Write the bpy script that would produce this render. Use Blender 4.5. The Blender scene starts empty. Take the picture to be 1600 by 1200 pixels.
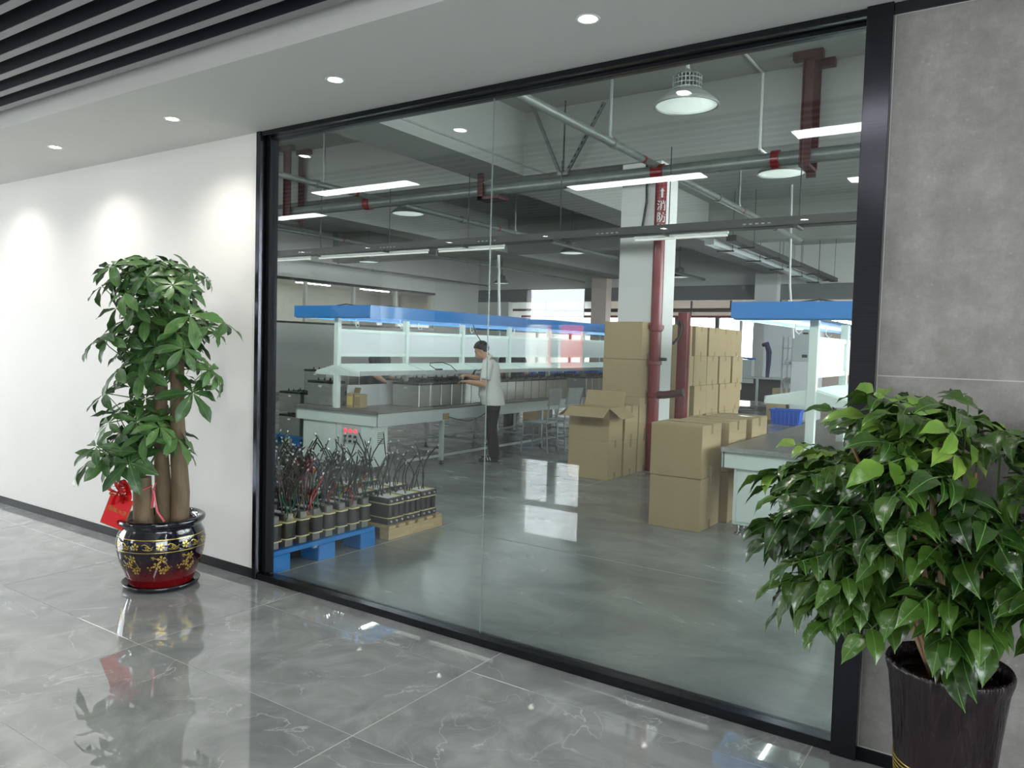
import bpy, bmesh, math, random
from mathutils import Vector, Matrix, Euler, Quaternion
SC = bpy.context.scene
COL = SC.collection
random.seed(7)
PI = math.pi

# ------------------------------------------------------------------ camera
_f_px, _yaw, _pit, _rol = 1201.06, -0.5910997, -0.0505586, 0.0282579
_fw = Vector((math.sin(_yaw)*math.cos(_pit), math.cos(_yaw)*math.cos(_pit), math.sin(_pit)))
_rt = Vector((math.cos(_yaw), -math.sin(_yaw), 0))
_up = _rt.cross(_fw)
_r2 = _rt*math.cos(_rol) + _up*math.sin(_rol)
_u2 = -_rt*math.sin(_rol) + _up*math.cos(_rol)
cam_d = bpy.data.cameras.new('camera')
cam_d.sensor_width = 36.0
cam_d.lens = _f_px/1600*36.0
cam_d.clip_start = 0.05
cam_d.clip_end = 300
cam = bpy.data.objects.new('camera', cam_d)
COL.objects.link(cam)
cam.matrix_world = Matrix((( _r2.x, _u2.x, -_fw.x, 4.218), (_r2.y, _u2.y, -_fw.y, -3.25834), (_r2.z, _u2.z, -_fw.z, 1.6), (0, 0, 0, 1)))
SC.camera = cam

# ------------------------------------------------------------------ sky, exposure
SC.view_settings.view_transform = 'Standard'
SC.view_settings.look = 'None'
SC.view_settings.gamma = 1.0
SC.view_settings.use_curve_mapping = False
SC.view_settings.exposure = 0.2
SC.cycles.max_bounces = 7
SC.cycles.diffuse_bounces = 3
SC.cycles.glossy_bounces = 4
SC.cycles.transparent_max_bounces = 14
SC.cycles.caustics_reflective = False
SC.cycles.caustics_refractive = False
W = bpy.data.worlds.new('sky')
SC.world = W
W.use_nodes = True
_bg = W.node_tree.nodes['Background']
_bg.inputs['Color'].default_value = (0.93, 0.965, 1.0, 1)
_bg.inputs['Strength'].default_value = 12.0

def portal(name, loc, rot, sx, sy):
    """daylight through a window opening (some added for light), sampled well"""
    l = bpy.data.lights.new(name, 'AREA')
    l.shape = 'RECTANGLE'; l.size = sx; l.size_y = sy
    l.cycles.is_portal = True
    o = bpy.data.objects.new(name, l)
    COL.objects.link(o)
    o.location = loc; o.rotation_euler = rot
    return o
portal('daylight_lobby_side', (-8.98, -4.2, 1.55), (0, -PI/2, 0), 2.4, 5.6)
portal('daylight_added_lobby_right', (7.98, -6.0, 1.55), (0, PI/2, 0), 2.4, 6.0)  # opening added out of view to brighten the lobby
portal('daylight_lobby_back', (-4.95, -11.98, 2.0), (PI/2, 0, 0), 1.5, 1.8)
portal('daylight_hall_side', (9.48, 10.5, 2.6), (0, PI/2, 0), 2.8, 17.0)
portal('daylight_hall_end', (-3.0, 31.9, 2.1), (-PI/2, 0, 0), 25.0, 2.2)
for _k in range(6):
    portal('daylight_added_clerestory', (-9.75+3.3*_k, 0.19, 4.2), (PI/2, 0, 0), 2.2, 1.0)  # unseen openings added to light the hall from the front

# ------------------------------------------------------------------ materials
def nd(nt, t, **kw):
    n = nt.nodes.new(t)
    for k, v in kw.items():
        setattr(n, k, v)
    return n

def base_mat(name):
    m = bpy.data.materials.new(name)
    m.use_nodes = True
    nt = m.node_tree
    return m, nt, nt.nodes['Principled BSDF']

def ramp(nt, fac, stops):
    r = nd(nt, 'ShaderNodeValToRGB')
    e = r.color_ramp.elements
    while len(e) > 1:
        e.remove(e[-1])
    e[0].position = stops[0][0]; e[0].color = (*stops[0][1], 1)
    for p, c in stops[1:]:
        k = e.new(p); k.color = (*c, 1)
    nt.links.new(fac, r.inputs[0])
    return r.outputs[0]

def M(name, col, rough=0.5, metal=0.0, var=0.0, vscale=6.0, bump=0.0, bscale=60.0, coat=0.0, spec=0.5, emis=None, estr=0.0, stretch=(1, 1, 1), trans=0.0, sss=0.0):
    m, nt, b = base_mat(name)
    b.inputs['Roughness'].default_value = rough
    b.inputs['Metallic'].default_value = metal
    b.inputs['Coat Weight'].default_value = coat
    b.inputs['Coat Roughness'].default_value = 0.05
    b.inputs['Specular IOR Level'].default_value = spec
    b.inputs['Transmission Weight'].default_value = trans
    tc = nd(nt, 'ShaderNodeTexCoord')
    mp = nd(nt, 'ShaderNodeMapping')
    mp.inputs['Scale'].default_value = stretch
    nt.links.new(tc.outputs['Object'], mp.inputs[0])
    nz = nd(nt, 'ShaderNodeTexNoise')
    nz.inputs['Scale'].default_value = vscale
    nz.inputs['Detail'].default_value = 4
    nt.links.new(mp.outputs[0], nz.inputs['Vector'])
    lo = tuple(max(0, c*(1-var)) for c in col)
    hi = tuple(min(1, c*(1+var)) for c in col)
    c = ramp(nt, nz.outputs['Fac'], [(0.3, lo), (0.7, hi)])
    nt.links.new(c, b.inputs['Base Color'])
    if bump:
        n2 = nd(nt, 'ShaderNodeTexNoise')
        n2.inputs['Scale'].default_value = bscale
        n2.inputs['Detail'].default_value = 3
        nt.links.new(mp.outputs[0], n2.inputs['Vector'])
        bp = nd(nt, 'ShaderNodeBump')
        bp.inputs['Strength'].default_value = bump
        bp.inputs['Distance'].default_value = 0.01
        nt.links.new(n2.outputs['Fac'], bp.inputs['Height'])
        nt.links.new(bp.outputs[0], b.inputs['Normal'])
    if emis:
        b.inputs['Emission Color'].default_value = (*emis, 1)
        b.inputs['Emission Strength'].default_value = estr
    return m

def srgb(r, g, b):
    f = lambda c: (c/255/12.92) if c/255 <= 0.04045 else ((c/255+0.055)/1.055)**2.4
    return (f(r), f(g), f(b))

def tile_mat():
    m, nt, b = base_mat('marble_tile')
    geo = nd(nt, 'ShaderNodeNewGeometry')
    oi = nd(nt, 'ShaderNodeObjectInfo')
    off = nd(nt, 'ShaderNodeVectorMath', operation='SCALE'); off.inputs[3].default_value = 37.0
    cmb = nd(nt, 'ShaderNodeCombineXYZ')
    nt.links.new(oi.outputs['Random'], cmb.inputs[0]); nt.links.new(oi.outputs['Random'], cmb.inputs[1])
    nt.links.new(cmb.outputs[0], off.inputs[0])
    add = nd(nt, 'ShaderNodeVectorMath', operation='ADD')
    nt.links.new(geo.outputs['Position'], add.inputs[0]); nt.links.new(off.outputs[0], add.inputs[1])
    n1 = nd(nt, 'ShaderNodeTexNoise'); n1.inputs['Scale'].default_value = 2.6; n1.inputs['Detail'].default_value = 10; n1.inputs['Roughness'].default_value = 0.62; n1.inputs['Distortion'].default_value = 1.4
    nt.links.new(add.outputs[0], n1.inputs['Vector'])
    c1 = ramp(nt, n1.outputs['Fac'], [(0.3, srgb(126, 129, 129)), (0.5, srgb(146, 149, 148)), (0.72, srgb(168, 170, 169))])
    # veins: zero crossings of a distorted noise, broken up by a second noise
    n2 = nd(nt, 'ShaderNodeTexNoise'); n2.inputs['Scale'].default_value = 1.7; n2.inputs['Detail'].default_value = 5; n2.inputs['Distortion'].default_value = 1.6
    nt.links.new(add.outputs[0], n2.inputs['Vector'])
    v = ramp(nt, n2.outputs['Fac'], [(0.491, (0, 0, 0)), (0.5, (0.85, 0.85, 0.85)), (0.506, (0, 0, 0))])
    n3 = nd(nt, 'ShaderNodeTexNoise'); n3.inputs['Scale'].default_value = 2.2; n3.inputs['Detail'].default_value = 2
    nt.links.new(add.outputs[0], n3.inputs['Vector'])
    k = ramp(nt, n3.outputs['Fac'], [(0.44, (0, 0, 0)), (0.62, (0.9, 0.9, 0.9))])
    mul = nd(nt, 'ShaderNodeMath', operation='MULTIPLY')
    nt.links.new(v, mul.inputs[0]); nt.links.new(k, mul.inputs[1])
    mx = nd(nt, 'ShaderNodeMixRGB'); mx.inputs[2].default_value = (*srgb(205, 208, 206), 1)
    nt.links.new(mul.outputs[0], mx.inputs[0]); nt.links.new(c1, mx.inputs[1])
    nt.links.new(mx.outputs[0], b.inputs['Base Color'])
    b.inputs['Roughness'].default_value = 0.0
    b.inputs['IOR'].default_value = 2.4
    return m

def concrete_mat():
    m, nt, b = base_mat('polished_concrete')
    geo = nd(nt, 'ShaderNodeNewGeometry')
    mp = nd(nt, 'ShaderNodeMapping'); mp.inputs['Scale'].default_value = (1.0, 1.6, 1)
    nt.links.new(geo.outputs['Position'], mp.inputs[0])
    n1 = nd(nt, 'ShaderNodeTexNoise'); n1.inputs['Scale'].default_value = 1.3; n1.inputs['Detail'].default_value = 9; n1.inputs['Roughness'].default_value = 0.62; n1.inputs['Distortion'].default_value = 0.6
    nt.links.new(mp.outputs[0], n1.inputs['Vector'])
    c1 = ramp(nt, n1.outputs['Fac'], [(0.28, srgb(106, 110, 109)), (0.5, srgb(126, 130, 128)), (0.75, srgb(152, 155, 152))])
    # small pale specks of spilt plaster
    vo = nd(nt, 'ShaderNodeTexVoronoi'); vo.inputs['Scale'].default_value = 2.1
    nt.links.new(geo.outputs['Position'], vo.inputs['Vector'])
    sp = ramp(nt, vo.outputs['Distance'], [(0.012, (0.8, 0.8, 0.8)), (0.02, (0, 0, 0))])
    mx = nd(nt, 'ShaderNodeMixRGB'); mx.inputs[2].default_value = (*srgb(205, 208, 205), 1)
    nt.links.new(sp, mx.inputs[0]); nt.links.new(c1, mx.inputs[1])
    nt.links.new(mx.outputs[0], b.inputs['Base Color'])
    r = ramp(nt, n1.outputs['Fac'], [(0.3, (0.16,)*3), (0.7, (0.30,)*3)])
    nt.links.new(r, b.inputs['Roughness'])
    b.inputs['Specular IOR Level'].default_value = 0.5
    return m

def stone_mat():
    m, nt, b = base_mat('grey_stone_panel')
    geo = nd(nt, 'ShaderNodeNewGeometry')
    n1 = nd(nt, 'ShaderNodeTexNoise'); n1.inputs['Scale'].default_value = 5.5; n1.inputs['Detail'].default_value = 12; n1.inputs['Roughness'].default_value = 0.78
    nt.links.new(geo.outputs['Position'], n1.inputs['Vector'])
    c1 = ramp(nt, n1.outputs['Fac'], [(0.30, srgb(122, 118, 115)), (0.5, srgb(146, 142, 139)), (0.70, srgb(170, 166, 163))])
    vo = nd(nt, 'ShaderNodeTexVoronoi'); vo.inputs['Scale'].default_value = 34
    nt.links.new(geo.outputs['Position'], vo.inputs['Vector'])
    sp = ramp(nt, vo.outputs['Distance'], [(0.05, (0.3,)*3), (0.25, (0, 0, 0))])
    n2 = nd(nt, 'ShaderNodeTexNoise'); n2.inputs['Scale'].default_value = 9
    nt.links.new(geo.outputs['Position'], n2.inputs['Vector'])
    k = ramp(nt, n2.outputs['Fac'], [(0.5, (0, 0, 0)), (0.62, (1, 1, 1))])
    mul = nd(nt, 'ShaderNodeMath', operation='MULTIPLY')
    nt.links.new(sp, mul.inputs[0]); nt.links.new(k, mul.inputs[1])
    mx = nd(nt, 'ShaderNodeMixRGB'); mx.inputs[2].default_value = (*srgb(196, 192, 188), 1)
    nt.links.new(mul.outputs[0], mx.inputs[0]); nt.links.new(c1, mx.inputs[1])
    nt.links.new(mx.outputs[0], b.inputs['Base Color'])
    b.inputs['Roughness'].default_value = 0.42
    return m

def glass_mat(name, tint, r0=0.045):
    m = bpy.data.materials.new(name)
    m.use_nodes = True
    nt = m.node_tree
    nt.nodes.remove(nt.nodes['Principled BSDF'])
    out = nt.nodes['Material Output']
    tr = nd(nt, 'ShaderNodeBsdfTransparent'); tr.inputs[0].default_value = (*tint, 1)
    gl = nd(nt, 'ShaderNodeBsdfGlossy'); gl.inputs['Roughness'].default_value = 0.0
    lw = nd(nt, 'ShaderNodeLayerWeight'); lw.inputs['Blend'].default_value = 0.5
    pw = nd(nt, 'ShaderNodeMath', operation='POWER'); pw.inputs[1].default_value = 5.0
    nt.links.new(lw.outputs['Facing'], pw.inputs[0])
    ma = nd(nt, 'ShaderNodeMath', operation='MULTIPLY_ADD'); ma.inputs[1].default_value = 1-r0; ma.inputs[2].default_value = r0
    nt.links.new(pw.outputs[0], ma.inputs[0])
    mx = nd(nt, 'ShaderNodeMixShader')
    nt.links.new(ma.outputs[0], mx.inputs[0]); nt.links.new(tr.outputs[0], mx.inputs[1]); nt.links.new(gl.outputs[0], mx.inputs[2])
    nt.links.new(mx.outputs[0], out.inputs['Surface'])
    return m

def grad_pot_mat():
    """dark blue-black glaze running into a speckled red foot"""
    m, nt, b = base_mat('red_black_glaze')
    tc = nd(nt, 'ShaderNodeTexCoord')
    sx = nd(nt, 'ShaderNodeSeparateXYZ'); nt.links.new(tc.outputs['Object'], sx.inputs[0])
    nz = nd(nt, 'ShaderNodeTexNoise'); nz.inputs['Scale'].default_value = 60; nz.inputs['Detail'].default_value = 4
    nt.links.new(tc.outputs['Object'], nz.inputs['Vector'])
    ma = nd(nt, 'ShaderNodeMath', operation='MULTIPLY_ADD'); ma.inputs[1].default_value = 0.12; 
    nt.links.new(nz.outputs['Fac'], ma.inputs[0]); nt.links.new(sx.outputs['Z'], ma.inputs[2])
    c = ramp(nt, ma.outputs[0], [(0.07, srgb(120, 18, 20)), (0.15, srgb(96, 12, 18)), (0.22, srgb(52, 12, 24)), (0.29, srgb(20, 14, 26)), (0.36, srgb(10, 12, 24))])
    nt.links.new(c, b.inputs['Base Color'])
    b.inputs['Roughness'].default_value = 0.08
    b.inputs['Coat Weight'].default_value = 0.6
    return m

def vgroove_pot_mat():
    m, nt, b = base_mat('dark_wood_grain_glaze')
    tc = nd(nt, 'ShaderNodeTexCoord')
    mp = nd(nt, 'ShaderNodeMapping'); mp.inputs['Scale'].default_value = (26, 26, 2.2)
    nt.links.new(tc.outputs['Object'], mp.inputs[0])
    nz = nd(nt, 'ShaderNodeTexNoise'); nz.inputs['Scale'].default_value = 2.0; nz.inputs['Detail'].default_value = 4; nz.inputs['Distortion'].default_value = 0.8
    nt.links.new(mp.outputs[0], nz.inputs['Vector'])
    c = ramp(nt, nz.outputs['Fac'], [(0.35, srgb(18, 10, 14)), (0.6, srgb(36, 22, 27)), (0.8, srgb(50, 24, 28))])
    nt.links.new(c, b.inputs['Base Color'])
    bp = nd(nt, 'ShaderNodeBump'); bp.inputs['Strength'].default_value = 1.0; bp.inputs['Distance'].default_value = 0.012
    nt.links.new(nz.outputs['Fac'], bp.inputs['Height']); nt.links.new(bp.outputs[0], b.inputs['Normal'])
    b.inputs['Roughness'].default_value = 0.16
    return m

def leaf_mat(name, dark, light, rough, coat):
    m, nt, b = base_mat(name)
    oi = nd(nt, 'ShaderNodeObjectInfo')
    tc = nd(nt, 'ShaderNodeTexCoord')
    nz = nd(nt, 'ShaderNodeTexNoise'); nz.inputs['Scale'].default_value = 14
    nt.links.new(tc.outputs['Object'], nz.inputs['Vector'])
    mx = nd(nt, 'ShaderNodeMath', operation='MULTIPLY_ADD'); mx.inputs[1].default_value = 0.45
    nt.links.new(oi.outputs['Random'], mx.inputs[0])
    sc = nd(nt, 'ShaderNodeMath', operation='MULTIPLY'); sc.inputs[1].default_value = 0.55
    nt.links.new(nz.outputs['Fac'], sc.inputs[0]); nt.links.new(sc.outputs[0], mx.inputs[2])
    c = ramp(nt, mx.outputs[0], [(0.2, dark), (0.75, light)])
    nt.links.new(c, b.inputs['Base Color'])
    b.inputs['Roughness'].default_value = rough
    b.inputs['Coat Weight'].default_value = coat
    b.inputs['Coat Roughness'].default_value = 0.15
    n2 = nd(nt, 'ShaderNodeTexNoise'); n2.inputs['Scale'].default_value = 55; n2.inputs['Detail'].default_value = 2
    nt.links.new(tc.outputs['Object'], n2.inputs['Vector'])
    bp = nd(nt, 'ShaderNodeBump'); bp.inputs['Strength'].default_value = 0.35; bp.inputs['Distance'].default_value = 0.006
    nt.links.new(n2.outputs['Fac'], bp.inputs['Height']); nt.links.new(bp.outputs[0], b.inputs['Normal'])
    return m

MT = {}
MT['tile'] = tile_mat()
MT['grout'] = M('tile_grout', srgb(196, 197, 194), 0.7)
MT['concrete'] = concrete_mat()
MT['stone'] = stone_mat()
MT['plaster'] = M('white_plaster', srgb(229, 226, 222), 0.6, var=0.012, vscale=2)
MT['ceil_board'] = M('ceiling_board_paint', srgb(214, 213, 210), 0.75, var=0.01, vscale=2)
MT['black'] = M('black_metal_trim', srgb(24, 25, 30), 0.28, spec=0.6)
MT['black_matte'] = M('matte_black_metal', srgb(20, 21, 25), 0.55, spec=0.15)
MT['brushed'] = M('brushed_black_steel', srgb(66, 66, 72), 0.2, metal=1.0, stretch=(1, 1, 60), var=0.15, vscale=3)
MT['slat_side'] = M('slat_black', srgb(12, 18, 30), 0.55)
MT['slat_lit_face'] = M('slat_floor_lit_grey', srgb(150, 150, 150), 0.5)  # light from the floor painted as grey on the baffle bottoms
MT['plenum'] = M('plenum_dark', srgb(10, 13, 20), 0.9)
MT['glass'] = glass_mat('clear_glass', (0.955, 0.985, 0.97), 0.055)
MT['win_glass'] = glass_mat('window_glass', (0.97, 0.985, 0.985), 0.04)
MT['glass_edge'] = M('glass_joint_silicone', srgb(150, 160, 156), 0.2)
MT['lamp_on'] = M('lamp_lens', (1, 1, 1), 0.4, emis=(1.0, 0.96, 0.9), estr=18)
MT['tube_on'] = M('led_panel', (1, 1, 1), 0.4, emis=(0.98, 1.0, 1.0), estr=13)
MT['white_paint'] = M('white_enamel', srgb(228, 230, 228), 0.35)
MT['fwall'] = M('hall_wall_paint', srgb(226, 226, 222), 0.7, var=0.02, vscale=1.2)
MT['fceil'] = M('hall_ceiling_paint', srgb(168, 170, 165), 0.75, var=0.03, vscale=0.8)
MT['pink_wall'] = M('pinkish_wall_paint', srgb(236, 214, 204), 0.7, var=0.02, vscale=1)
MT['shutter'] = M('grey_steel_header', srgb(112, 116, 120), 0.5, var=0.04)
MT['galv'] = M('galvanised_pipe', srgb(128, 133, 130), 0.38, metal=0.35, var=0.12, vscale=9)
MT['galv_dull'] = M('galvanised_dull', srgb(150, 154, 152), 0.5, metal=0.3, var=0.1, vscale=8)
MT['red_pipe'] = M('red_pipe_paint', srgb(122, 20, 32), 0.32, var=0.08, vscale=8, coat=0.2)
MT['red_dull'] = M('maroon_bracket_paint', srgb(70, 25, 27), 0.45, var=0.12, vscale=10)
MT['tray'] = M('cable_tray_grey', srgb(58, 60, 58), 0.6)
MT['dark_rod'] = M('dark_rod', srgb(52, 54, 54), 0.5)
MT['card'] = M('corrugated_cardboard', srgb(172, 151, 113), 0.75, var=0.05, vscale=3, bump=0.08, bscale=120, stretch=(1, 1, 0.2))
MT['card_in'] = M('cardboard_inside', srgb(160, 136, 98), 0.8, var=0.05)
MT['tape'] = M('packing_tape', srgb(160, 138, 98), 0.2, coat=0.4)
MT['bench'] = M('pale_green_enamel', srgb(224, 236, 229), 0.38, var=0.01)
MT['bench_grey'] = M('grey_enamel', srgb(190, 198, 197), 0.42, var=0.02)
MT['bench_top'] = M('dark_bench_laminate', srgb(112, 108, 102), 0.3, var=0.1, vscale=4)
MT['canopy'] = M('blue_canopy_paint', srgb(46, 130, 206), 0.3, coat=0.3)
MT['canopy_w'] = M('blue_film_edge', srgb(84, 172, 238), 0.25, coat=0.4)
MT['board'] = M('white_backing_board', srgb(222, 225, 226), 0.4)
MT['steel'] = M('stainless_steel', srgb(186, 188, 184), 0.34, metal=0.85, var=0.08, vscale=5, stretch=(1, 1, 6))
MT['black_plastic'] = M('black_plastic', srgb(24, 24, 25), 0.45)
MT['blue_plastic'] = M('blue_plastic', srgb(30, 96, 200), 0.42, var=0.04)
MT['pallet_blue'] = M('blue_pallet_plastic', srgb(22, 104, 168), 0.4, var=0.04)
MT['wood'] = M('pallet_wood', srgb(166, 144, 108), 0.7, var=0.16, vscale=7, stretch=(5, 1, 5), bump=0.2, bscale=40)
MT['coil'] = M('black_coil_lacquer', srgb(17, 16, 17), 0.5, var=0.2, vscale=30, stretch=(14, 14, 0.2))
MT['core'] = M('silicon_steel_core', srgb(104, 103, 99), 0.45, metal=0.2, var=0.08, vscale=40, stretch=(0.2, 0.2, 14))
MT['core_dark'] = M('black_core_clamp', srgb(38, 36, 38), 0.4)
MT['insul'] = M('cream_insulation', srgb(196, 182, 140), 0.6, var=0.06)
MT['label_w'] = M('white_label_paper', srgb(226, 226, 220), 0.6)
MT['label_y'] = M('yellow_label', srgb(214, 200, 96), 0.6)
MT['wire_k'] = M('black_cable', srgb(28, 28, 30), 0.4)
MT['wire_g'] = M('green_cable', srgb(22, 84, 58), 0.4)
MT['wire_r'] = M('red_cable', srgb(150, 36, 36), 0.4)
MT['wire_y'] = M('yellow_cable', srgb(206, 150, 40), 0.4)
MT['lug'] = M('tinned_lug', srgb(205, 205, 205), 0.3, metal=0.8)
MT['led_red'] = M('red_indicator', srgb(220, 30, 40), 0.3, emis=(1.0, 0.04, 0.06), estr=2.2)
MT['chrome'] = M('chrome', srgb(200, 200, 200), 0.18, metal=1.0)
MT['bay_dish'] = M('high_bay_lens', srgb(232, 240, 234), 0.35, emis=(0.88, 1.0, 0.94), estr=0.5, bump=0.5, bscale=90)
MT['bay_fin'] = M('high_bay_heatsink', srgb(150, 153, 150), 0.4, metal=0.5)
MT['skin'] = M('skin', srgb(196, 150, 122), 0.5, var=0.04, vscale=12)
MT['hair'] = M('black_hair', srgb(14, 13, 13), 0.6, bump=0.5, bscale=160, stretch=(1, 1, 0.3))
MT['shirt'] = M('white_polo_cotton', srgb(226, 226, 220), 0.8, var=0.02, bump=0.15, bscale=30)
MT['dark_shirt'] = M('black_polo_cotton', srgb(40, 42, 46), 0.8)
MT['trousers'] = M('black_trousers', srgb(18, 19, 25), 0.75, var=0.1, bump=0.2, bscale=18)
MT['shoe'] = M('black_shoe', srgb(22, 22, 24), 0.4)
MT['shoe_w'] = M('white_shoe_stripe', srgb(205, 205, 200), 0.5)
MT['shoe_b'] = M('grey_brown_shoe', srgb(96, 88, 78), 0.6)
MT['pot1'] = grad_pot_mat()
MT['gold'] = M('gold_print', srgb(196, 168, 84), 0.25, metal=0.6)
MT['soil'] = M('potting_soil', srgb(70, 50, 38), 0.9, var=0.3, vscale=40, bump=0.8, bscale=60)
MT['bark'] = M('smooth_brown_bark', srgb(108, 92, 70), 0.75, var=0.22, vscale=10, bump=0.3, bscale=26, stretch=(2.5, 2.5, 0.7))
MT['stem'] = M('green_stem', srgb(84, 112, 58), 0.5)
MT['twig'] = M('tan_twig', srgb(170, 138, 104), 0.7, var=0.1, vscale=20)
MT['leaf1'] = leaf_mat('pachira_leaf', srgb(34, 70, 32), srgb(84, 122, 62), 0.42, 0.1)
MT['leaf2'] = leaf_mat('glossy_dark_leaf', srgb(24, 52, 17), srgb(72, 104, 38), 0.27, 0.3)
MT['leaf3'] = leaf_mat('young_light_leaf', srgb(84, 128, 40), srgb(140, 170, 74), 0.3, 0.25)
MT['vein1'] = M('pale_leaf_rib', srgb(112, 146, 84), 0.5)
MT['vein2'] = M('leaf_rib', srgb(96, 142, 66), 0.4)
MT['pot2'] = vgroove_pot_mat()
MT['red_paper'] = M('red_gift_card', srgb(222, 40, 48), 0.45)
MT['red_ribbon'] = M('red_satin_ribbon', srgb(226, 22, 30), 0.22, coat=0.5)
MT['pink_ribbon'] = M('pink_ribbon', srgb(206, 92, 104), 0.4)
MT['saucer'] = M('black_saucer_plastic', srgb(20, 22, 28), 0.2)
MT['navy'] = M('navy_cloth', srgb(30, 36, 84), 0.8)
MT['net_red'] = M('red_scaffold_net', srgb(206, 44, 40), 0.8)
MT['facade'] = M('pale_facade', srgb(206, 200, 188), 0.8)
MT['asphalt'] = M('grey_ground', srgb(140, 140, 136), 0.85)

# ------------------------------------------------------------------ mesh helpers
ORD = ['first', 'second', 'third', 'fourth', 'fifth', 'sixth', 'seventh', 'eighth', 'ninth', 'tenth', 'eleventh', 'twelfth', 'thirteenth', 'fourteenth', 'fifteenth', 'sixteenth', 'seventeenth', 'eighteenth', 'nineteenth', 'twentieth'] + ['twenty-'+w for w in ('first', 'second', 'third', 'fourth', 'fifth', 'sixth', 'seventh', 'eighth', 'ninth')] + ['thirtieth'] + ['thirty-'+w for w in ('first', 'second', 'third', 'fourth', 'fifth', 'sixth')]
class MB:
    def __init__(s):
        s.v, s.f, s.m = [], [], []
        s.cur = 0
    def add(s, vs, fs):
        o = len(s.v)
        s.v.extend([tuple(v) for v in vs])
        for f in fs:
            s.f.append(tuple(i+o for i in f)); s.m.append(s.cur)
        return s
    def box(s, x0, x1, y0, y1, z0, z1):
        vs = [(x0,y0,z0),(x1,y0,z0),(x1,y1,z0),(x0,y1,z0),(x0,y0,z1),(x1,y0,z1),(x1,y1,z1),(x0,y1,z1)]
        return s.add(vs, [(0,3,2,1),(4,5,6,7),(0,1,5,4),(1,2,6,5),(2,3,7,6),(3,0,4,7)])
    def obox(s, c, size, rot=(0, 0, 0)):
        R = Euler(rot).to_matrix(); c = Vector(c)
        h = [d/2 for d in size]
        vs = [c + R @ Vector((sx*h[0], sy*h[1], sz*h[2])) for sx, sy, sz in ((-1,-1,-1),(1,-1,-1),(1,1,-1),(-1,1,-1),(-1,-1,1),(1,-1,1),(1,1,1),(-1,1,1))]
        return s.add(vs, [(0,3,2,1),(4,5,6,7),(0,1,5,4),(1,2,6,5),(2,3,7,6),(3,0,4,7)])
    def tube(s, pts, r, n=8, cap=True, flat=1.0):
        pts = [Vector(p) for p in pts]
        rs = r if isinstance(r, (list, tuple)) else [r]*len(pts)
        t0 = (pts[1]-pts[0]).normalized()
        a = Vector((0, 0, 1)) if abs(t0.z) < 0.9 else Vector((1, 0, 0))
        nx = t0.cross(a).normalized()
        vs = []
        for i, p in enumerate(pts):
            if i == 0: t = pts[1]-pts[0]
            elif i == len(pts)-1: t = pts[-1]-pts[-2]
            else: t = (pts[i+1]-pts[i]).normalized() + (pts[i]-pts[i-1]).normalized()
            t.normalize()
            nx = (nx - t*nx.dot(t)).normalized()
            ny = t.cross(nx)
            for k in range(n):
                a = 2*PI*k/n
                vs.append(p + nx*math.cos(a)*rs[i] + ny*math.sin(a)*rs[i]*flat)
        fs = []
        for i in range(len(pts)-1):
            for k in range(n):
                k2 = (k+1) % n
                fs.append((i*n+k, i*n+k2, (i+1)*n+k2, (i+1)*n+k))
        if cap:
            fs.append(tuple(range(n-1, -1, -1)))
            fs.append(tuple((len(pts)-1)*n+k for k in range(n)))
        return s.add(vs, fs)
    def lathe(s, prof, n=32, c=(0, 0, 0), closed=False):
        vs, fs = [], []
        for r, z in prof:
            for k in range(n):
                a = 2*PI*k/n
                vs.append((c[0]+r*math.cos(a), c[1]+r*math.sin(a), c[2]+z))
        P = len(prof)
        for i in range(P-1 if not closed else P):
            j = (i+1) % P
            for k in range(n):
                k2 = (k+1) % n
                fs.append((i*n+k, i*n+k2, j*n+k2, j*n+k))
        if not closed:
            if prof[0][0] > 1e-6: fs.append(tuple(range(n-1, -1, -1)))
            if prof[-1][0] > 1e-6: fs.append(tuple((P-1)*n+k for k in range(n)))
        return s.add(vs, fs)
    def prism(s, poly, axis, a, b):
        """extrude a 2D polygon along axis ('x','y','z') from a to b"""
        def P(u, v, w):
            return {'x': (w, u, v), 'y': (u, w, v), 'z': (u, v, w)}[axis]
        n = len(poly)
        vs = [P(u, v, a) for u, v in poly] + [P(u, v, b) for u, v in poly]
        fs = [tuple(range(n)), tuple(range(2*n-1, n-1, -1))]
        for k in range(n):
            k2 = (k+1) % n
            fs.append((k, k+n, k2+n, k2))
        return s.add(vs, fs)
    def ball(s, c, r, nu=12, nv=8, rot=None):
        rx, ry, rz = (r, r, r) if not isinstance(r, (tuple, list)) else r
        R = Euler(rot).to_matrix() if rot else Matrix.Identity(3)
        c = Vector(c)
        vs = [c + R @ Vector((0, 0, -rz))]
        for i in range(1, nv):
            th = -PI/2 + PI*i/nv
            for k in range(nu):
                ph = 2*PI*k/nu
                vs.append(c + R @ Vector((rx*math.cos(th)*math.cos(ph), ry*math.cos(th)*math.sin(ph), rz*math.sin(th))))
        vs.append(c + R @ Vector((0, 0, rz)))
        fs = []
        for k in range(nu):
            fs.append((0, 1+(k+1) % nu, 1+k))
            o = 1+(nv-2)*nu
            fs.append((len(vs)-1, o+k, o+(k+1) % nu))
        for i in range(nv-2):
            for k in range(nu):
                a, b = 1+i*nu+k, 1+i*nu+(k+1) % nu
                fs.append((a, b, b+nu, a+nu))
        return s.add(vs, fs)
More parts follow.
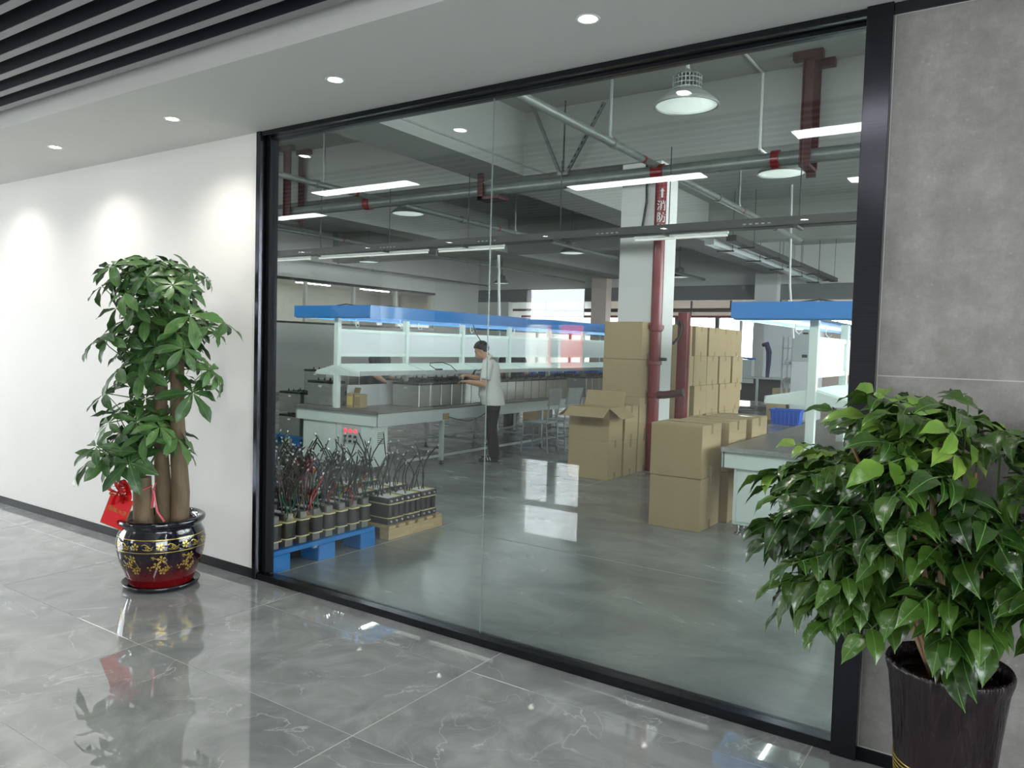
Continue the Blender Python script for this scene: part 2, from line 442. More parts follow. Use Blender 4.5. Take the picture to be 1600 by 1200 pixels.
    def mesh(s, name, mats, smooth=False, bevel=0.0, seg=1, fix=True):
        me = bpy.data.meshes.new(name)
        me.from_pydata(s.v, [], s.f)
        if not isinstance(mats, (list, tuple)): mats = [mats]
        for k in mats:
            me.materials.append(MT[k] if isinstance(k, str) else k)
        if len(mats) > 1:
            me.polygons.foreach_set('material_index', s.m)
        if fix or bevel:
            bm = bmesh.new(); bm.from_mesh(me)
            if fix: bmesh.ops.recalc_face_normals(bm, faces=bm.faces)
            if bevel:
                bmesh.ops.bevel(bm, geom=list(bm.edges), offset=bevel, segments=seg, affect='EDGES', profile=0.7)
            bm.to_mesh(me); bm.free()
        if smooth:
            me.polygons.foreach_set('use_smooth', [True]*len(me.polygons))
            if smooth != 'all':
                try: me.set_sharp_from_angle(angle=math.radians(40))
                except Exception: pass
        me.update()
        return me

def obj(name, me, parent=None, loc=(0, 0, 0), rot=(0, 0, 0), scale=None):
    o = bpy.data.objects.new(name, me)
    COL.objects.link(o)
    o.location = loc; o.rotation_euler = rot
    if scale: o.scale = scale
    if parent is not None: o.parent = parent
    return o

def part(parent, name, mb, mats, smooth=False, bevel=0.0, seg=1, loc=(0, 0, 0), rot=(0, 0, 0), label=None):
    o = obj(name, mb.mesh(name, mats, smooth, bevel, seg), parent, loc, rot)
    if label: o['label'] = label
    return o

def tag(o, label=None, cat=None, group=None, kind=None):
    if label: o['label'] = label
    if cat: o['category'] = cat
    if group: o['group'] = group
    if kind: o['kind'] = kind
    return o

def thing(name, label, cat, loc=(0, 0, 0), rotz=0.0, group=None):
    o = bpy.data.objects.new(name, None)
    o.empty_display_size = 0.1
    COL.objects.link(o)
    o.location = loc; o.rotation_euler = (0, 0, rotz)
    return tag(o, label, cat, group)

def copy_tree(root, loc, rotz=None, label=None):
    r = root.copy(); COL.objects.link(r)
    r.location = loc
    if rotz is not None: r.rotation_euler = (0, 0, rotz)
    if label: r['label'] = label
    for ch in list(root.children):
        c = ch.copy(); COL.objects.link(c); c.parent = r
        for g in list(ch.children):
            d = g.copy(); COL.objects.link(d); d.parent = c
    return r

def struct(name, mb, mats, parent=None, label=None, smooth=False, bevel=0.0):
    o = obj(name, mb.mesh(name, mats, smooth, bevel), parent)
    if parent is None: o['kind'] = 'structure'
    if label: o['label'] = label
    return o

def text_mesh(name, body, size, mat, depth=0.001):
    cu = bpy.data.curves.new(name, 'FONT')
    cu.body = body; cu.size = size; cu.extrude = depth
    cu.align_x = 'CENTER'; cu.align_y = 'CENTER'
    o = bpy.data.objects.new(name, cu); COL.objects.link(o)
    dg = bpy.context.evaluated_depsgraph_get()
    me = bpy.data.meshes.new_from_object(o.evaluated_get(dg))
    bpy.data.objects.remove(o); bpy.data.curves.remove(cu)
    me.materials.clear(); me.materials.append(MT[mat])
    return me

# ================================================================== LOBBY SHELL
LH = 2.93     # lobby ceiling
# floor of marble tiles
fl = struct('floor', MB().box(-9.2, 8.2, -12.2, 0.02, -0.15, -0.0012), 'grout', label='grey marble-look tiled lobby floor with pale joints')
_tl = MB().box(-0.77, 0.77, -0.3878, 0.3878, -0.001, 0.0).mesh('tile', 'tile', bevel=0.0004)
for iy in range(16):
    yc = (-0.146 if iy == 0 else -0.292-0.779*(iy-0.5))
    if yc < -12.1: continue
    for ix in range(-6, 4):
        xc = 0.473+1.5455*(ix+0.5)
        o = obj('tile', _tl, fl, (xc, yc, 0))
        if iy == 0: o.scale = (1, 0.372, 1)
# plaster wall left of the glass, dark trim at its foot
struct('wall_left', MB().box(-9.2, 0.0, 0.0, 0.09, 0, LH), 'plaster', label='plain white plaster wall')
struct('baseboard_left', MB().box(-9.0, 0.0, -0.012, -0.001, 0, 0.062), 'black_matte', label='black metal skirting')
# stone-panelled wall right of the glass
wr = struct('wall_right', MB().box(3.73, 8.2, 0.0012, 0.2, 0, LH), 'grout', label='grey stone-look panelled wall')
for (x0, x1) in ((3.735, 5.23), (5.235, 6.73), (6.735, 8.2)):
    for (z0, z1) in ((0.055, 1.5205), (1.5245, LH-0.045)):
        part(wr, 'panel', MB().box(x0, x1, 0.0, 0.0011, z0, z1), 'stone', bevel=0.0004)
struct('baseboard_right', MB().box(3.73, 8.0, -0.012, -0.001, 0, 0.05), 'black_matte', label='black metal skirting under the stone panels')
struct('trim_1', MB().box(3.73, 8.0, -0.012, -0.001, LH-0.042, LH-0.001), 'black', label='black metal strip above the stone panels')
# glazed partition
w1 = thing('window_1', 'full-height glass partition in a black frame', None, (0, 0, 0)); w1['kind'] = 'structure'
part(w1, 'frame_post', MB().box(0.001, 0.04, -0.02, 0.12, 0, LH-0.001), 'brushed', bevel=0.002)
part(w1, 'frame_post', MB().box(0.04, 0.078, 0.03, 0.10, 0, LH-0.001), 'black_matte', bevel=0.002)
part(w1, 'frame_post', MB().box(3.635, 3.729, -0.03, 0.12, 0, LH-0.001), 'brushed', bevel=0.002)
part(w1, 'frame_rail', MB().box(0.04, 3.635, -0.012, 0.045, 0, 0.045), 'brushed', bevel=0.002)
part(w1, 'frame_rail', MB().box(0.04, 3.635, 0.045, 0.10, 0, 0.032), 'black', bevel=0.002)
part(w1, 'frame_rail', MB().box(0.04, 3.635, -0.012, 0.045, LH-0.03, LH-0.001), 'brushed', bevel=0.002)
part(w1, 'frame_rail', MB().box(0.04, 3.635, 0.045, 0.10, LH-0.045, LH-0.001), 'black', bevel=0.002)
for (x0, x1) in ((0.078, 1.8265), (1.8295, 3.635)):
    part(w1, 'pane', MB().box(x0, x1, 0.056, 0.066, 0.032, LH-0.045), 'glass')
part(w1, 'pane_joint', MB().box(1.8265, 1.8295, 0.057, 0.065, 0.032, LH-0.045), 'glass_edge')

# lobby ceiling: plain board along the wall, then the slatted field
ce = struct('ceiling', MB().box(-9.2, 8.2, -0.888, 0.0, LH, 3.45).box(-9.2, 8.2, -12.2, -4.25, LH, 3.45), 'ceil_board', label='grey-white plasterboard ceiling with recessed downlights')
cs = struct('ceiling_slatted', MB().box(-9.2, 8.2, -4.25, -0.888, 3.4, 3.45), 'plenum', label='dark slatted ceiling with floor light painted grey on the baffle bottoms')
_sl = MB()
_sl.box(-8.6, 8.6, -0.02, 0.02, 0.003, 0.12)
_sl.cur = 1
_sl.box(-8.6, 8.6, -0.022, 0.022, 0.0, 0.003)
_sl = _sl.mesh('slat', ['slat_side', 'slat_lit_face'])
for k in range(24):
    obj('slat', _sl, cs, (-0.5, -0.985-0.138*k, 3.0))

# other lobby walls
struct('wall_lobby_end', MB().box(-9.2, -9.0, -12.2, -7.0, 0, LH).box(-9.2, -9.0, -1.4, 0.0, 0, LH).box(-9.2, -9.0, -7.0, -1.4, 0, 0.35).box(-9.2, -9.0, -7.0, -1.4, 2.75, LH), 'plaster')
struct('wall_lobby_right', MB().box(8.0, 8.2, -12.2, -9.0, 0, LH).box(8.0, 8.2, -3.0, 0.0, 0, LH).box(8.0, 8.2, -9.0, -3.0, 0, 0.35).box(8.0, 8.2, -9.0, -3.0, 2.75, LH), 'plaster')
w7 = thing('window_added_right', 'added unseen window wall lighting the lobby from the right', None, (8.0, -6.0, 0)); w7['kind'] = 'structure'  # unseen window added for light on the stone wall side
for k in range(4):
    part(w7, 'pane', MB().box(0.10, 0.11, -2.97+1.5*k, -1.53+1.5*k, 0.38, 2.72), 'win_glass')
for k in range(5):
    part(w7, 'frame_post', MB().box(0.05, 0.15, -3.03+1.5*k, -2.97+1.5*k, 0.35, 2.75), 'black')
wb = struct('wall_lobby_back', MB().box(-9.0, -5.75, -12.2, -12.0, 0, LH).box(-4.2, 8.0, -12.2, -12.0, 0, LH).box(-5.75, -4.2, -12.2, -12.0, 0, 1.1), 'plaster')
w2 = thing('window_2', 'lobby side window wall', None, (-9.0, -4.2, 0)); w2['kind'] = 'structure'
for k in range(4):
    y0 = -2.8+1.4*k
    part(w2, 'pane', MB().box(-0.11, -0.10, y0+0.03, y0+1.37, 0.38, 2.72), 'win_glass')
for k in range(5):
    part(w2, 'frame_post', MB().box(-0.15, -0.05, -2.83+1.4*k, -2.77+1.4*k, 0.35, 2.75), 'black')
w3 = thing('window_3', 'lobby back window', None, (-4.975, -12.0, 0)); w3['kind'] = 'structure'
part(w3, 'pane', MB().box(-0.74, 0.74, -0.11, -0.10, 2.22, 2.90), 'win_glass')
part(w3, 'pane', MB().box(-0.74, -0.1, -0.11, -0.10, 1.12, 2.10), 'win_glass')
part(w3, 'pane', MB().box(0.1, 0.74, -0.11, -0.10, 1.12, 2.10), 'win_glass')
part(w3, 'frame_post', MB().box(-0.1, 0.1, -0.16, -0.05, 1.1, 2.16), 'white_paint')
part(w3, 'frame_rail', MB().box(-0.775, 0.775, -0.16, -0.05, 2.10, 2.22), 'white_paint')
struct('pillar_lobby', MB().box(-4.35, -3.75, -6.2, -5.6, 0, LH), 'plaster', label='square white pillar at the back of the lobby')

# outdoors seen mirrored in the glass
struct('ground', MB().box(-60, 60, -80, -12.3, -0.4, -0.2), 'asphalt')
bd = thing('building', 'pale block of flats under scaffolding across the street', 'building', (-21.9, -40, -0.2))
part(bd, 'wall', MB().box(-3.2, 3.6, -6, 0, 0, 3.3), 'facade')
for i in range(5):
    for j in range(4):
        part(bd, 'window', MB().box(-2.9+1.3*i, -2.1+1.3*i, 0.0, 0.06, 0.35+0.75*j, 0.85+0.75*j), 'win_glass')
part(bd, 'scaffold_net', MB().box(0.0, 3.7, 0.3, 0.34, 0.0, 3.5), 'net_red')

# ================================================================== FACTORY HALL SHELL
FH = 5.0
ff = struct('floor_hall', MB().box(-14.8, 9.8, 0.02, 32.2, -0.15, 0.0), 'concrete', label='polished grey concrete factory floor')
MT['joint'] = M('floor_joint_filler', srgb(166, 168, 164), 0.5)
part(ff, 'joint_line', MB().box(0.038, 0.042, 0.15, 22, 0.0, 0.0012), 'joint')
part(ff, 'joint_line', MB().box(-14, 9, 1.918, 1.922, 0.0, 0.0012), 'joint')
part(ff, 'joint_line', MB().box(-14, 9, 6.0, 6.004, 0.0, 0.0012), 'joint')
struct('wall_bulkhead', MB().box(-14.8, 9.8, 0.0, 0.2, 3.45, 3.7).box(-14.8, 9.8, 0.0, 0.2, 4.7, FH).box(-14.8, -10.85, 0, 0.2, 3.7, 4.7).box(7.85, 9.8, 0, 0.2, 3.7, 4.7).box(-8.65, -7.55, 0, 0.2, 3.7, 4.7).box(-5.35, -4.25, 0, 0.2, 3.7, 4.7).box(-2.05, -0.95, 0, 0.2, 3.7, 4.7).box(1.25, 2.35, 0, 0.2, 3.7, 4.7).box(4.55, 5.65, 0, 0.2, 3.7, 4.7).box(-14.8, -9.2, 0, 0.2, 0, 3.45).box(8.2, 9.8, 0, 0.2, 0, 3.45).box(-9.2, 8.2, 0.0, 0.2, LH, 3.45), 'fwall')  # upper openings added to let front light into the hall
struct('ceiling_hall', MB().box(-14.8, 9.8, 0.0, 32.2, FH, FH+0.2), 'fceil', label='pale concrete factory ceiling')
# beams
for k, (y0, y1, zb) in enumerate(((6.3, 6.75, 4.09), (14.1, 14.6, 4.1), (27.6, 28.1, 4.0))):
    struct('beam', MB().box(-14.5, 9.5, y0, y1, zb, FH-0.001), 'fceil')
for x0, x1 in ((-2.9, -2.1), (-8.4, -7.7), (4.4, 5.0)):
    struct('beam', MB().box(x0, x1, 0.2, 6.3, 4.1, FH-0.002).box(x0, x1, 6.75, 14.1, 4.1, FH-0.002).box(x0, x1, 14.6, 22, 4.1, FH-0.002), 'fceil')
# columns
struct('column', MB().box(-0.50, 0.07, 6.32, 6.9, 0, 4.088), 'fwall', label='white square factory column behind the red riser pipe', bevel=0.006)
struct('column', MB().box(-9.1, -8.5, 21.6, 22.0, 0, 4.09), 'pink_wall', label='pale column in the far doorway')
struct('column', MB().box(-4.3, -3.8, 28.1, 28.6, 0, FH-0.003), 'pink_wall')
struct('column', MB().box(-3.2, -2.5, 21.6, 22.0, 0, 4.09), 'fwall')
# side wall with the glazed office, running away from the lobby
wl = struct('wall_hall_left', MB().box(-14.8, -14.5, 0.2, 11.0, 0, FH).box(-14.8, -14.5, 11.0, 19.2, 0, 2.13).box(-14.8, -14.5, 11.0, 19.2, 3.42, FH).box(-14.8, -14.5, 19.2, 32, 0, FH), 'fwall', label='white side wall of the factory hall with an office window')
w4 = thing('window_4', 'long interior office window', None, (-14.5, 15.1, 0)); w4['kind'] = 'structure'
for k in range(4):
    part(w4, 'pane', MB().box(-0.12, -0.11, -4.05+2.05*k, -2.05+2.05*k, 2.16, 3.39), 'win_glass')
for k in range(5):
    part(w4, 'frame_post', MB().box(-0.14, -0.02, -4.13+2.05*k, -4.05+2.05*k, 2.13, 3.42), 'white_paint')
part(w4, 'window_sill', MB().box(-0.2, 0.05, -4.15, 4.15, 2.08, 2.14), 'black')
part(w4, 'frame_rail', MB().box(-0.14, 0.02, -4.15, 4.15, 3.39, 3.47), 'black')
struct('wall_office', MB().box(-19.0, -18.8, 9, 22, 0, 3.6).box(-19, -14.8, 8.8, 9, 0, 3.6).box(-19, -14.8, 22, 22.2, 0, 3.6), 'plaster')
struct('ceiling_office', MB().box(-19.0, -14.8, 8.8, 22.2, 3.6, 3.7), 'plaster')
struct('floor_office', MB().box(-19.0, -14.8, 8.8, 22.2, -0.1, 0), 'grout')
# header of the wide opening to the next bay
struct('lintel', MB().box(-14.5, 9.5, 22.0, 22.3, 3.3, 3.78), 'shutter', label='dark grey steel header over the opening to the next bay')
struct('wall_hall_back', MB().box(-14.5, 9.5, 22.0, 22.3, 3.79, FH).box(-14.5, -13.0, 22.0, 22.3, 0, 3.3), 'fwall')
struct('wall_bay_end', MB().box(-16, 9.8, 32.0, 32.2, 0, 1.0).box(-16, 9.8, 32.0, 32.2, 3.2, FH), 'pink_wall')
struct('wall_bay_low', MB().box(-2.6, 9.5, 27.0, 27.2, 0, 3.0), 'pink_wall', label='pinkish wall of the next bay')
w5 = thing('window_5', 'far daylight windows', None, (-3, 32.0, 0)); w5['kind'] = 'structure'
for k in range(13):
    part(w5, 'pane', MB().box(-12.9+2*k, -11.1+2*k, 0.09, 0.10, 1.05, 3.15), 'win_glass')
for k in range(14):
    part(w5, 'frame_post', MB().box(-13.1+2*k, -12.9+2*k, 0.02, 0.16, 1.0, 3.2), 'dark_rod')
struct('wall_hall_right', MB().box(9.5, 9.8, 0.2, 2.0, 0, FH).box(9.5, 9.8, 19.0, 32, 0, FH).box(9.5, 9.8, 2.0, 19.0, 0, 1.2).box(9.5, 9.8, 2.0, 19.0, 4.0, FH), 'fwall')
w6 = thing('window_6', 'hall side windows', None, (9.5, 10.5, 0)); w6['kind'] = 'structure'
for k in range(10):
    part(w6, 'pane', MB().box(0.1, 0.11, -8.45+1.7*k, -6.85+1.7*k, 1.22, 3.98), 'win_glass')
for k in range(11):
    part(w6, 'frame_post', MB().box(0.05, 0.15, -8.53+1.7*k, -8.45+1.7*k, 1.2, 4.0), 'white_paint')

w8 = thing('window_added_clerestory', 'added unseen clerestory windows lighting the hall above the lobby roof', None, (0, 0.1, 0)); w8['kind'] = 'structure'  # invented window row, out of view, front-lights the hall
for k in range(6):
    part(w8, 'pane', MB().box(-10.85+3.3*k, -8.65+3.3*k, -0.005, 0.005, 3.7, 4.7), 'win_glass')
# ------------------------------------------------------------------ lobby lamps
def spot(parent, loc, energy, size_deg, blend, rad=0.02, col=(1, 0.95, 0.88)):
    l = bpy.data.lights.new('downlight_beam', 'SPOT')
    l.energy = energy; l.spot_size = math.radians(size_deg); l.spot_blend = blend
    l.shadow_soft_size = rad; l.color = col
    o = bpy.data.objects.new('downlight_beam', l); COL.objects.link(o)
    o.parent = parent; o.location = loc
    return o
_ring = MB().lathe([(0.036, 0.012), (0.036, -0.001), (0.048, -0.003), (0.051, -0.001), (0.051, 0.0)], 28).mesh('trim_ring', 'white_paint', 'all')
_lens = MB().lathe([(0.0001, -0.0015), (0.036, -0.0015), (0.036, 0.002), (0.0001, 0.002)], 28).mesh('lens', 'lamp_on')
def downlight(x, y, label, power):
    t = thing('downlight', label, 'downlight', (x, y, LH), 0, 'recessed ceiling downlights')
    obj('trim_ring', _ring, t); obj('lens', _lens, t)
    spot(t, (0, 0, -0.03), power, 140, 1.0)
_dl = [(2.661, 'recessed downlight above the glass near the stone wall'), (1.198, 'recessed downlight above the middle of the glass'),
       (-0.232, 'recessed downlight above the tall potted tree'), (-1.678, 'recessed downlight farthest along the white wall')]
for x, lb in _dl:
    downlight(x, -0.46, lb, 30)
for k in range(2):
    downlight(-3.12-1.46*k, -0.46, ['recessed downlight next beyond the last one seen along the white wall', 'recessed downlight two beyond the last one seen along the white wall'][k], 30)
for k, x in enumerate((3.79, 2.29, 0.8, -0.73, -2.22, -3.72, -5.1)):
    downlight(x, -4.63, 'downlight beyond the slats, %s of its row from the stone wall' % ORD[k], 16)
_bar = MB().box(-0.6, 0.6, -0.09, 0.09, 0.006, 0.012).mesh('housing', 'white_paint')
_dif = MB().box(-0.598, 0.598, -0.086, 0.086, 0.0, 0.006).mesh('diffuser', 'tube_on')
for k, (x, y) in enumerate(((-0.92, -1.744), (3.5, -1.744), (-5.3, -1.744), (1.4, -2.572), (-3.0, -2.572), (5.8, -2.572), (3.55, -3.262), (-5.5, -3.262))):
    t = thing('linear_light', 'slim white linear light between the slats, ' + ['mirrored left of the glass joint', 'mirrored beside the maroon bracket', 'far along the white wall', 'mirrored right of the glass joint', 'mirrored at the left frame post', 'beyond the stone wall', 'mirrored at the right frame post', 'farthest along the slats'][k], 'light', (x, y, 2.987), 0, 'linear lights between the slats')
    obj('housing', _bar, t); obj('diffuser', _dif, t)

MT['office_tube'] = M('office_led', (1, 1, 1), 0.4, emis=(1.0, 0.98, 0.88), estr=40)
# office lighting behind the long interior window
for k in range(3):
    t = thing('office_light', ['first office ceiling light behind the long window', 'middle office ceiling light behind the long window', 'last office ceiling light behind the long window'][k], 'light', (-16.4, 12.0+3.0*k, 3.50), 0, 'office ceiling lights')
    part(t, 'housing', MB().box(-0.06, 0.06, -0.75, 0.75, 0.02, 0.099), 'white_paint')
    part(t, 'tube', MB().box(-0.05, 0.05, -0.73, 0.73, 0.0, 0.02), 'office_tube')

# ================================================================== PIPES AND FITTINGS
def pipe_thing(name, label, path, r, mat, n=14, couplings=(), cmat='galv', group=None):
    p0 = Vector(path[0])
    t = thing(name, label, 'pipe', p0, 0, group)
    part(t, 'tube', MB().tube([Vector(p)-p0 for p in path], r, n), mat, True)
    for (c, axis, w, k, cm) in couplings:
        a = Vector(axis).normalized()*w/2
        c = Vector(c)-p0
        m = MB().tube([c-a, c+a], r*k, n)
        part(t, 'coupling', m, cm, True)
    return t
MZ, MY = 3.87, 6.06
pipe_thing('main_pipe', 'thick galvanised main pipe crossing under the ceiling beam', [(-14.2, MY, MZ), (9.4, MY, MZ)], 0.083, 'galv', 18,
    [((1.62, MY, MZ), (1, 0, 0), 0.09, 1.32, 'red_pipe'), ((0.14, MY, MZ), (1, 0, 0), 0.16, 1.25, 'red_pipe'), ((-5.0, MY, MZ), (1, 0, 0), 0.12, 1.22, 'red_pipe')])
_br = [('sprinkler_pipe', 'galvanised branch pipe running past the red riser', 0.12, 3.95, 0.9, 13.5, 0.047),
       ('sprinkler_pipe', 'galvanised branch pipe above the workbench row', -4.85, 3.95, 0.9, 21.5, 0.047),
       ('sprinkler_pipe', 'thin branch pipe ahead of the office window', -9.3, 3.95, 0.9, 21.4, 0.036),
       ('sprinkler_pipe', 'thin branch pipe close to the far side wall', -13.6, 3.9, 4.0, 21.4, 0.03)]
for nm, lb, x, z, y0, y1, r in _br:
    cp = [((x, y, z), (0, 1, 0), 0.07, 1.35, 'galv') for y in (4.8, 8.4, 11.6, 15.0) if y < y1]
    cp += [((x, 5.62, z), (0, 1, 0), 0.06, 1.06, 'red_pipe'), ((x, 9.6, z), (0, 1, 0), 0.06, 1.06, 'red_pipe')]
    pipe_thing(nm, lb, [(x, y0, z), (x, y1, z)], r, 'galv', 12, cp)
# drop rods that carry the branch pipes
_rod = MB().tube([(0, 0, 0), (0, 0, 1.02)], 0.02, 8).mesh('rod', 'galv_dull', True)
_clp = MB().lathe([(0.035, -0.02), (0.042, 0.0), (0.035, 0.05)], 10).mesh('clamp', 'galv_dull', True)
for (x, y, lb) in ((0.1, 4.75, 'vertical hanger pipe beside the slotted strut brace'), (-5.35, 5.4, 'vertical hanger pipe nearest the black frame post'),
                (-4.85, 10.2, 'grey hanger pipe over the workbench row'), (-9.3, 8.9, 'grey hanger pipe near the office window'),
                (-9.3, 13.0, 'far grey hanger pipe in front of the beam'), (0.12, 9.4, 'grey hanger pipe behind the second round lamp'), (-13.6, 13.5, 'thin far hanger pipe at the side wall')):
    t = thing('pipe_hanger', lb, 'hanger', (x, y, 3.97), 0, 'ceiling pipe hangers')
    obj('rod', _rod, t); obj('clamp', _clp, t)
# maroon bracket pairs
def bracket(x, label, pair=True, z0=3.72, z1=5.0, w=0.11):
    t = thing('pipe_bracket', label, 'bracket', (x, MY, z0), 0, 'maroon pipe brackets')
    h = z1-z0-0.001
    part(t, 'channel', MB().box(-w/2, w/2, -0.15, -0.12, 0, h).box(-w/2, -w/2+0.012, -0.19, -0.15, 0, h), 'red_dull', bevel=0.003)
    part(t, 'top_plate', MB().box(-0.16, 0.16, -0.22, -0.11, h-0.09, h), 'red_dull')
    if pair:
        part(t, 'channel', MB().box(-w/2+0.02, w/2+0.02, 0.13, 0.16, 0.02, h), 'red_dull', bevel=0.003)
        part(t, 'top_plate', MB().box(-0.1, 0.22, 0.12, 0.22, h-0.09, h), 'red_dull')
    part(t, 'foot', MB().box(-w/2, w/2, -0.19, 0.2, 0.0, 0.04).box(-w/2, w/2, 0.17, 0.2, -0.06, 0.04), 'red_dull', bevel=0.003)
bracket(1.98, 'tall maroon steel bracket holding the main pipe beside the round lamp')
bracket(-6.85, 'tall maroon steel bracket at the far left of the main pipe', w=0.14)
t = thing('pipe_bracket', 'short maroon hook bracket on the main pipe behind the glass joint', 'bracket', (-2.5, MY, 3.72), 0, 'maroon pipe brackets')
part(t, 'channel', MB().box(-0.16, -0.06, -0.14, -0.10, 0.0, 0.42), 'red_dull', bevel=0.003)
part(t, 'foot', MB().box(-0.16, 0.22, -0.14, 0.14, 0.0, 0.05), 'red_dull', bevel=0.003)
part(t, 'bolt', MB().tube([(-0.06, -0.12, 0.25), (0.10, -0.12, 0.27)], 0.01, 8), 'lug', True)
# seismic strut brace
t = thing('strut_brace', 'slotted steel strut brace spread in a V above the main pipe', 'brace', (-1.28, MY, MZ))
def strut(a, b, name='strut'):
    a, b = Vector(a), Vector(b)
    d = (b-a); L = d.length
    q = d.to_track_quat('Z', 'Y').to_euler()
    m = MB().box(-0.022, -0.018, -0.02, 0.02, 0, L).box(0.018, 0.022, -0.02, 0.02, 0, L).box(-0.022, 0.022, 0.016, 0.02, 0, L)
    p = part(t, name, m, 'galv', loc=a, rot=q)
    k = 0; s = MB()
    while 0.05+k*0.09 < L-0.04:
        z = 0.05+k*0.09
        s.box(-0.0235, -0.022, -0.008, 0.008, z, z+0.045); k += 1
    s.box(-0.0005, 0.0005, -0.0005, 0.0005, 0.001, 0.002)
    part(p, 'slot', s, 'black_plastic')['kind'] = 'stuff'
strut((-0.06, 0, 0.14), (-0.52, -0.02, 1.12))
strut((0.06, 0, 0.14), (0.62, -0.02, 1.0))
part(t, 'threaded_rod', MB().tube([(0, 0, 0.08), (0, 0, 1.12)], 0.012, 8), 'dark_rod', True)
part(t, 'band_clamp', MB().lathe([(0.085, -0.02), (0.095, -0.02), (0.095, 0.02), (0.085, 0.02)], 20, closed=True), 'galv', True, rot=(0, PI/2, 0))
part(t, 'hinge', MB().obox((0, 0, 0.12), (0.16, 0.05, 0.05)), 'galv', bevel=0.004)
# riser on the column
rz = thing('riser_pipe', 'red fire riser pipe with white lettering in front of the column', 'pipe', (0.15, 6.14, 0))
part(rz, 'tube', MB().tube([(0, 0, 0.0), (0, 0, 3.93)], 0.075, 20), 'red_pipe', True)
for z in (1.0, 1.42, 1.86):
    part(rz, 'band_clamp', MB().lathe([(0.075, -0.03), (0.092, -0.02), (0.092, 0.02), (0.075, 0.03)], 20, c=(0, 0, z)), 'red_pipe', True)
part(rz, 'flange', MB().lathe([(0.08, -0.02), (0.105, -0.02), (0.105, 0.03), (0.08, 0.03)], 20, c=(0, 0, 1.88)), 'red_pipe', True)
part(rz, 'branch', MB().tube([(0, 0, 1.0), (0.16, -0.02, 1.01), (0.34, -0.03, 1.04), (0.42, -0.03, 1.06)], [0.055, 0.05, 0.05, 0.056], 14), 'red_dull', True)
part(rz, 'wall_bracket', MB().box(0.02, 0.16, -0.02, 0.02, 1.45, 1.49), 'black_plastic')
def riser_print(body, z, size, name='lettering'):
    me = text_mesh(name, body, size, 'label_w', 0.0008)
    # wrap the flat glyphs round the pipe
    for v in me.vertices:
        a = v.co.x/0.0765
        r = 0.0765+max(v.co.z, 0)
        v.co = Vector((r*math.sin(a), -r*math.cos(a), v.co.y))
    o = obj(name, me, rz, (0, 0, z), (0, 0, 0.62)); return o
riser_print('消', 3.44, 0.135); riser_print('防', 3.29, 0.135); riser_print('管', 3.14, 0.135)
ar = MB().prism([(-0.012, -0.05), (0.012, -0.05), (0.012, 0.03), (0.026, 0.03), (0, 0.075), (-0.026, 0.03), (-0.012, 0.03)], 'y', -0.0785, -0.0765)
part(rz, 'arrow', ar, 'label_w', loc=(0, 0, 3.6), rot=(0, 0, 0.62))
# hydrant post behind the column
t = thing('hydrant_post', 'red steel hydrant post with a black hook behind the column', 'hydrant', (0.14, 7.15, 0))
part(t, 'post', MB().box(-0.075, 0.075, -0.06, 0.06, 0, 2.13), 'red_pipe', bevel=0.008)
part(t, 'hook', MB().tube([(-0.06, -0.075, 1.95), (-0.03, -0.09, 2.0), (0.0, -0.09, 1.93), (-0.02, -0.09, 1.8), (-0.12, -0.1, 1.68)], 0.018, 8), 'black_plastic', True)
part(t, 'plate', MB().box(-0.03, 0.03, -0.068, -0.061, 0.98, 1.06), 'red_dull')
# ceiling conduits
def conduit(label, path, r=0.012, mat='white_paint', name='conduit'):
    p0 = Vector(path[0])
    o = obj(name, MB().tube([Vector(p)-p0 for p in path], r, 8).mesh(name, mat, True), None, p0)
    return tag(o, label, 'conduit')
conduit('thin white conduit stepping down the ceiling beam', [(1.36, 1.0, 4.98), (1.36, 6.27, 4.98), (1.36, 6.27, 4.07), (1.36, 6.6, 4.07)], 0.018)
conduit('thin conduit along the ceiling behind the glass joint', [(-1.7, 1.5, 4.08), (-1.7, 6.28, 4.08)], 0.015, 'galv_dull')
conduit('thin cable drop on the column with a dark sheath', [(-0.12, 6.27, 4.05), (-0.10, 6.26, 3.55), (-0.16, 6.25, 3.1)], 0.018, 'black_plastic')
conduit('white power drop hanging beside the glass joint', [(-3.0, 7.0, 3.05), (-2.95, 7.0, 2.02)], 0.022)
conduit('white power drop near the stacked cartons', [(0.05, 12.9, 4.998), (0.1, 12.9, 3.0), (0.22, 12.9, 1.9)], 0.022)
# cable trays
def tray(label, x0, x1, y, z, w=0.2, h=0.1):
    t = thing('cable_tray', label, 'cable tray', ((x0+x1)/2, y, z))
    L = (x1-x0)/2
    part(t, 'channel', MB().box(-L, L, -w/2, w/2, 0, 0.008).box(-L, L, -w/2, -w/2+0.006, 0, h).box(-L, L, w/2-0.006, w/2, 0, h).box(-L, L, -w/2, w/2, h, h+0.004), 'tray')
    sl = MB()
    k = -L+0.4
    while k < L-0.4:
        for j in range(5):
            sl.box(k+j*0.07, k+j*0.07+0.035, -w/2-0.0015, -w/2, h*0.35, h*0.5)
        k += 1.9
    o = part(t, 'vent_slots', sl, 'galv_dull'); o['kind'] = 'stuff'
    k = -L+0.7
    while k < L:
        part(t, 'hanger_rod', MB().tube([(k, 0, h), (k, 0, 4.08-z)], 0.006, 6), 'dark_rod')
        part(t, 'cross_bar', MB().box(k-0.02, k+0.02, -w/2-0.05, w/2+0.05, -0.03, -0.005), 'dark_rod')
        k += 1.55
    return t
tray('long dark cable tray crossing in front of the column', -14.2, 9.2, 5.72, 3.02)
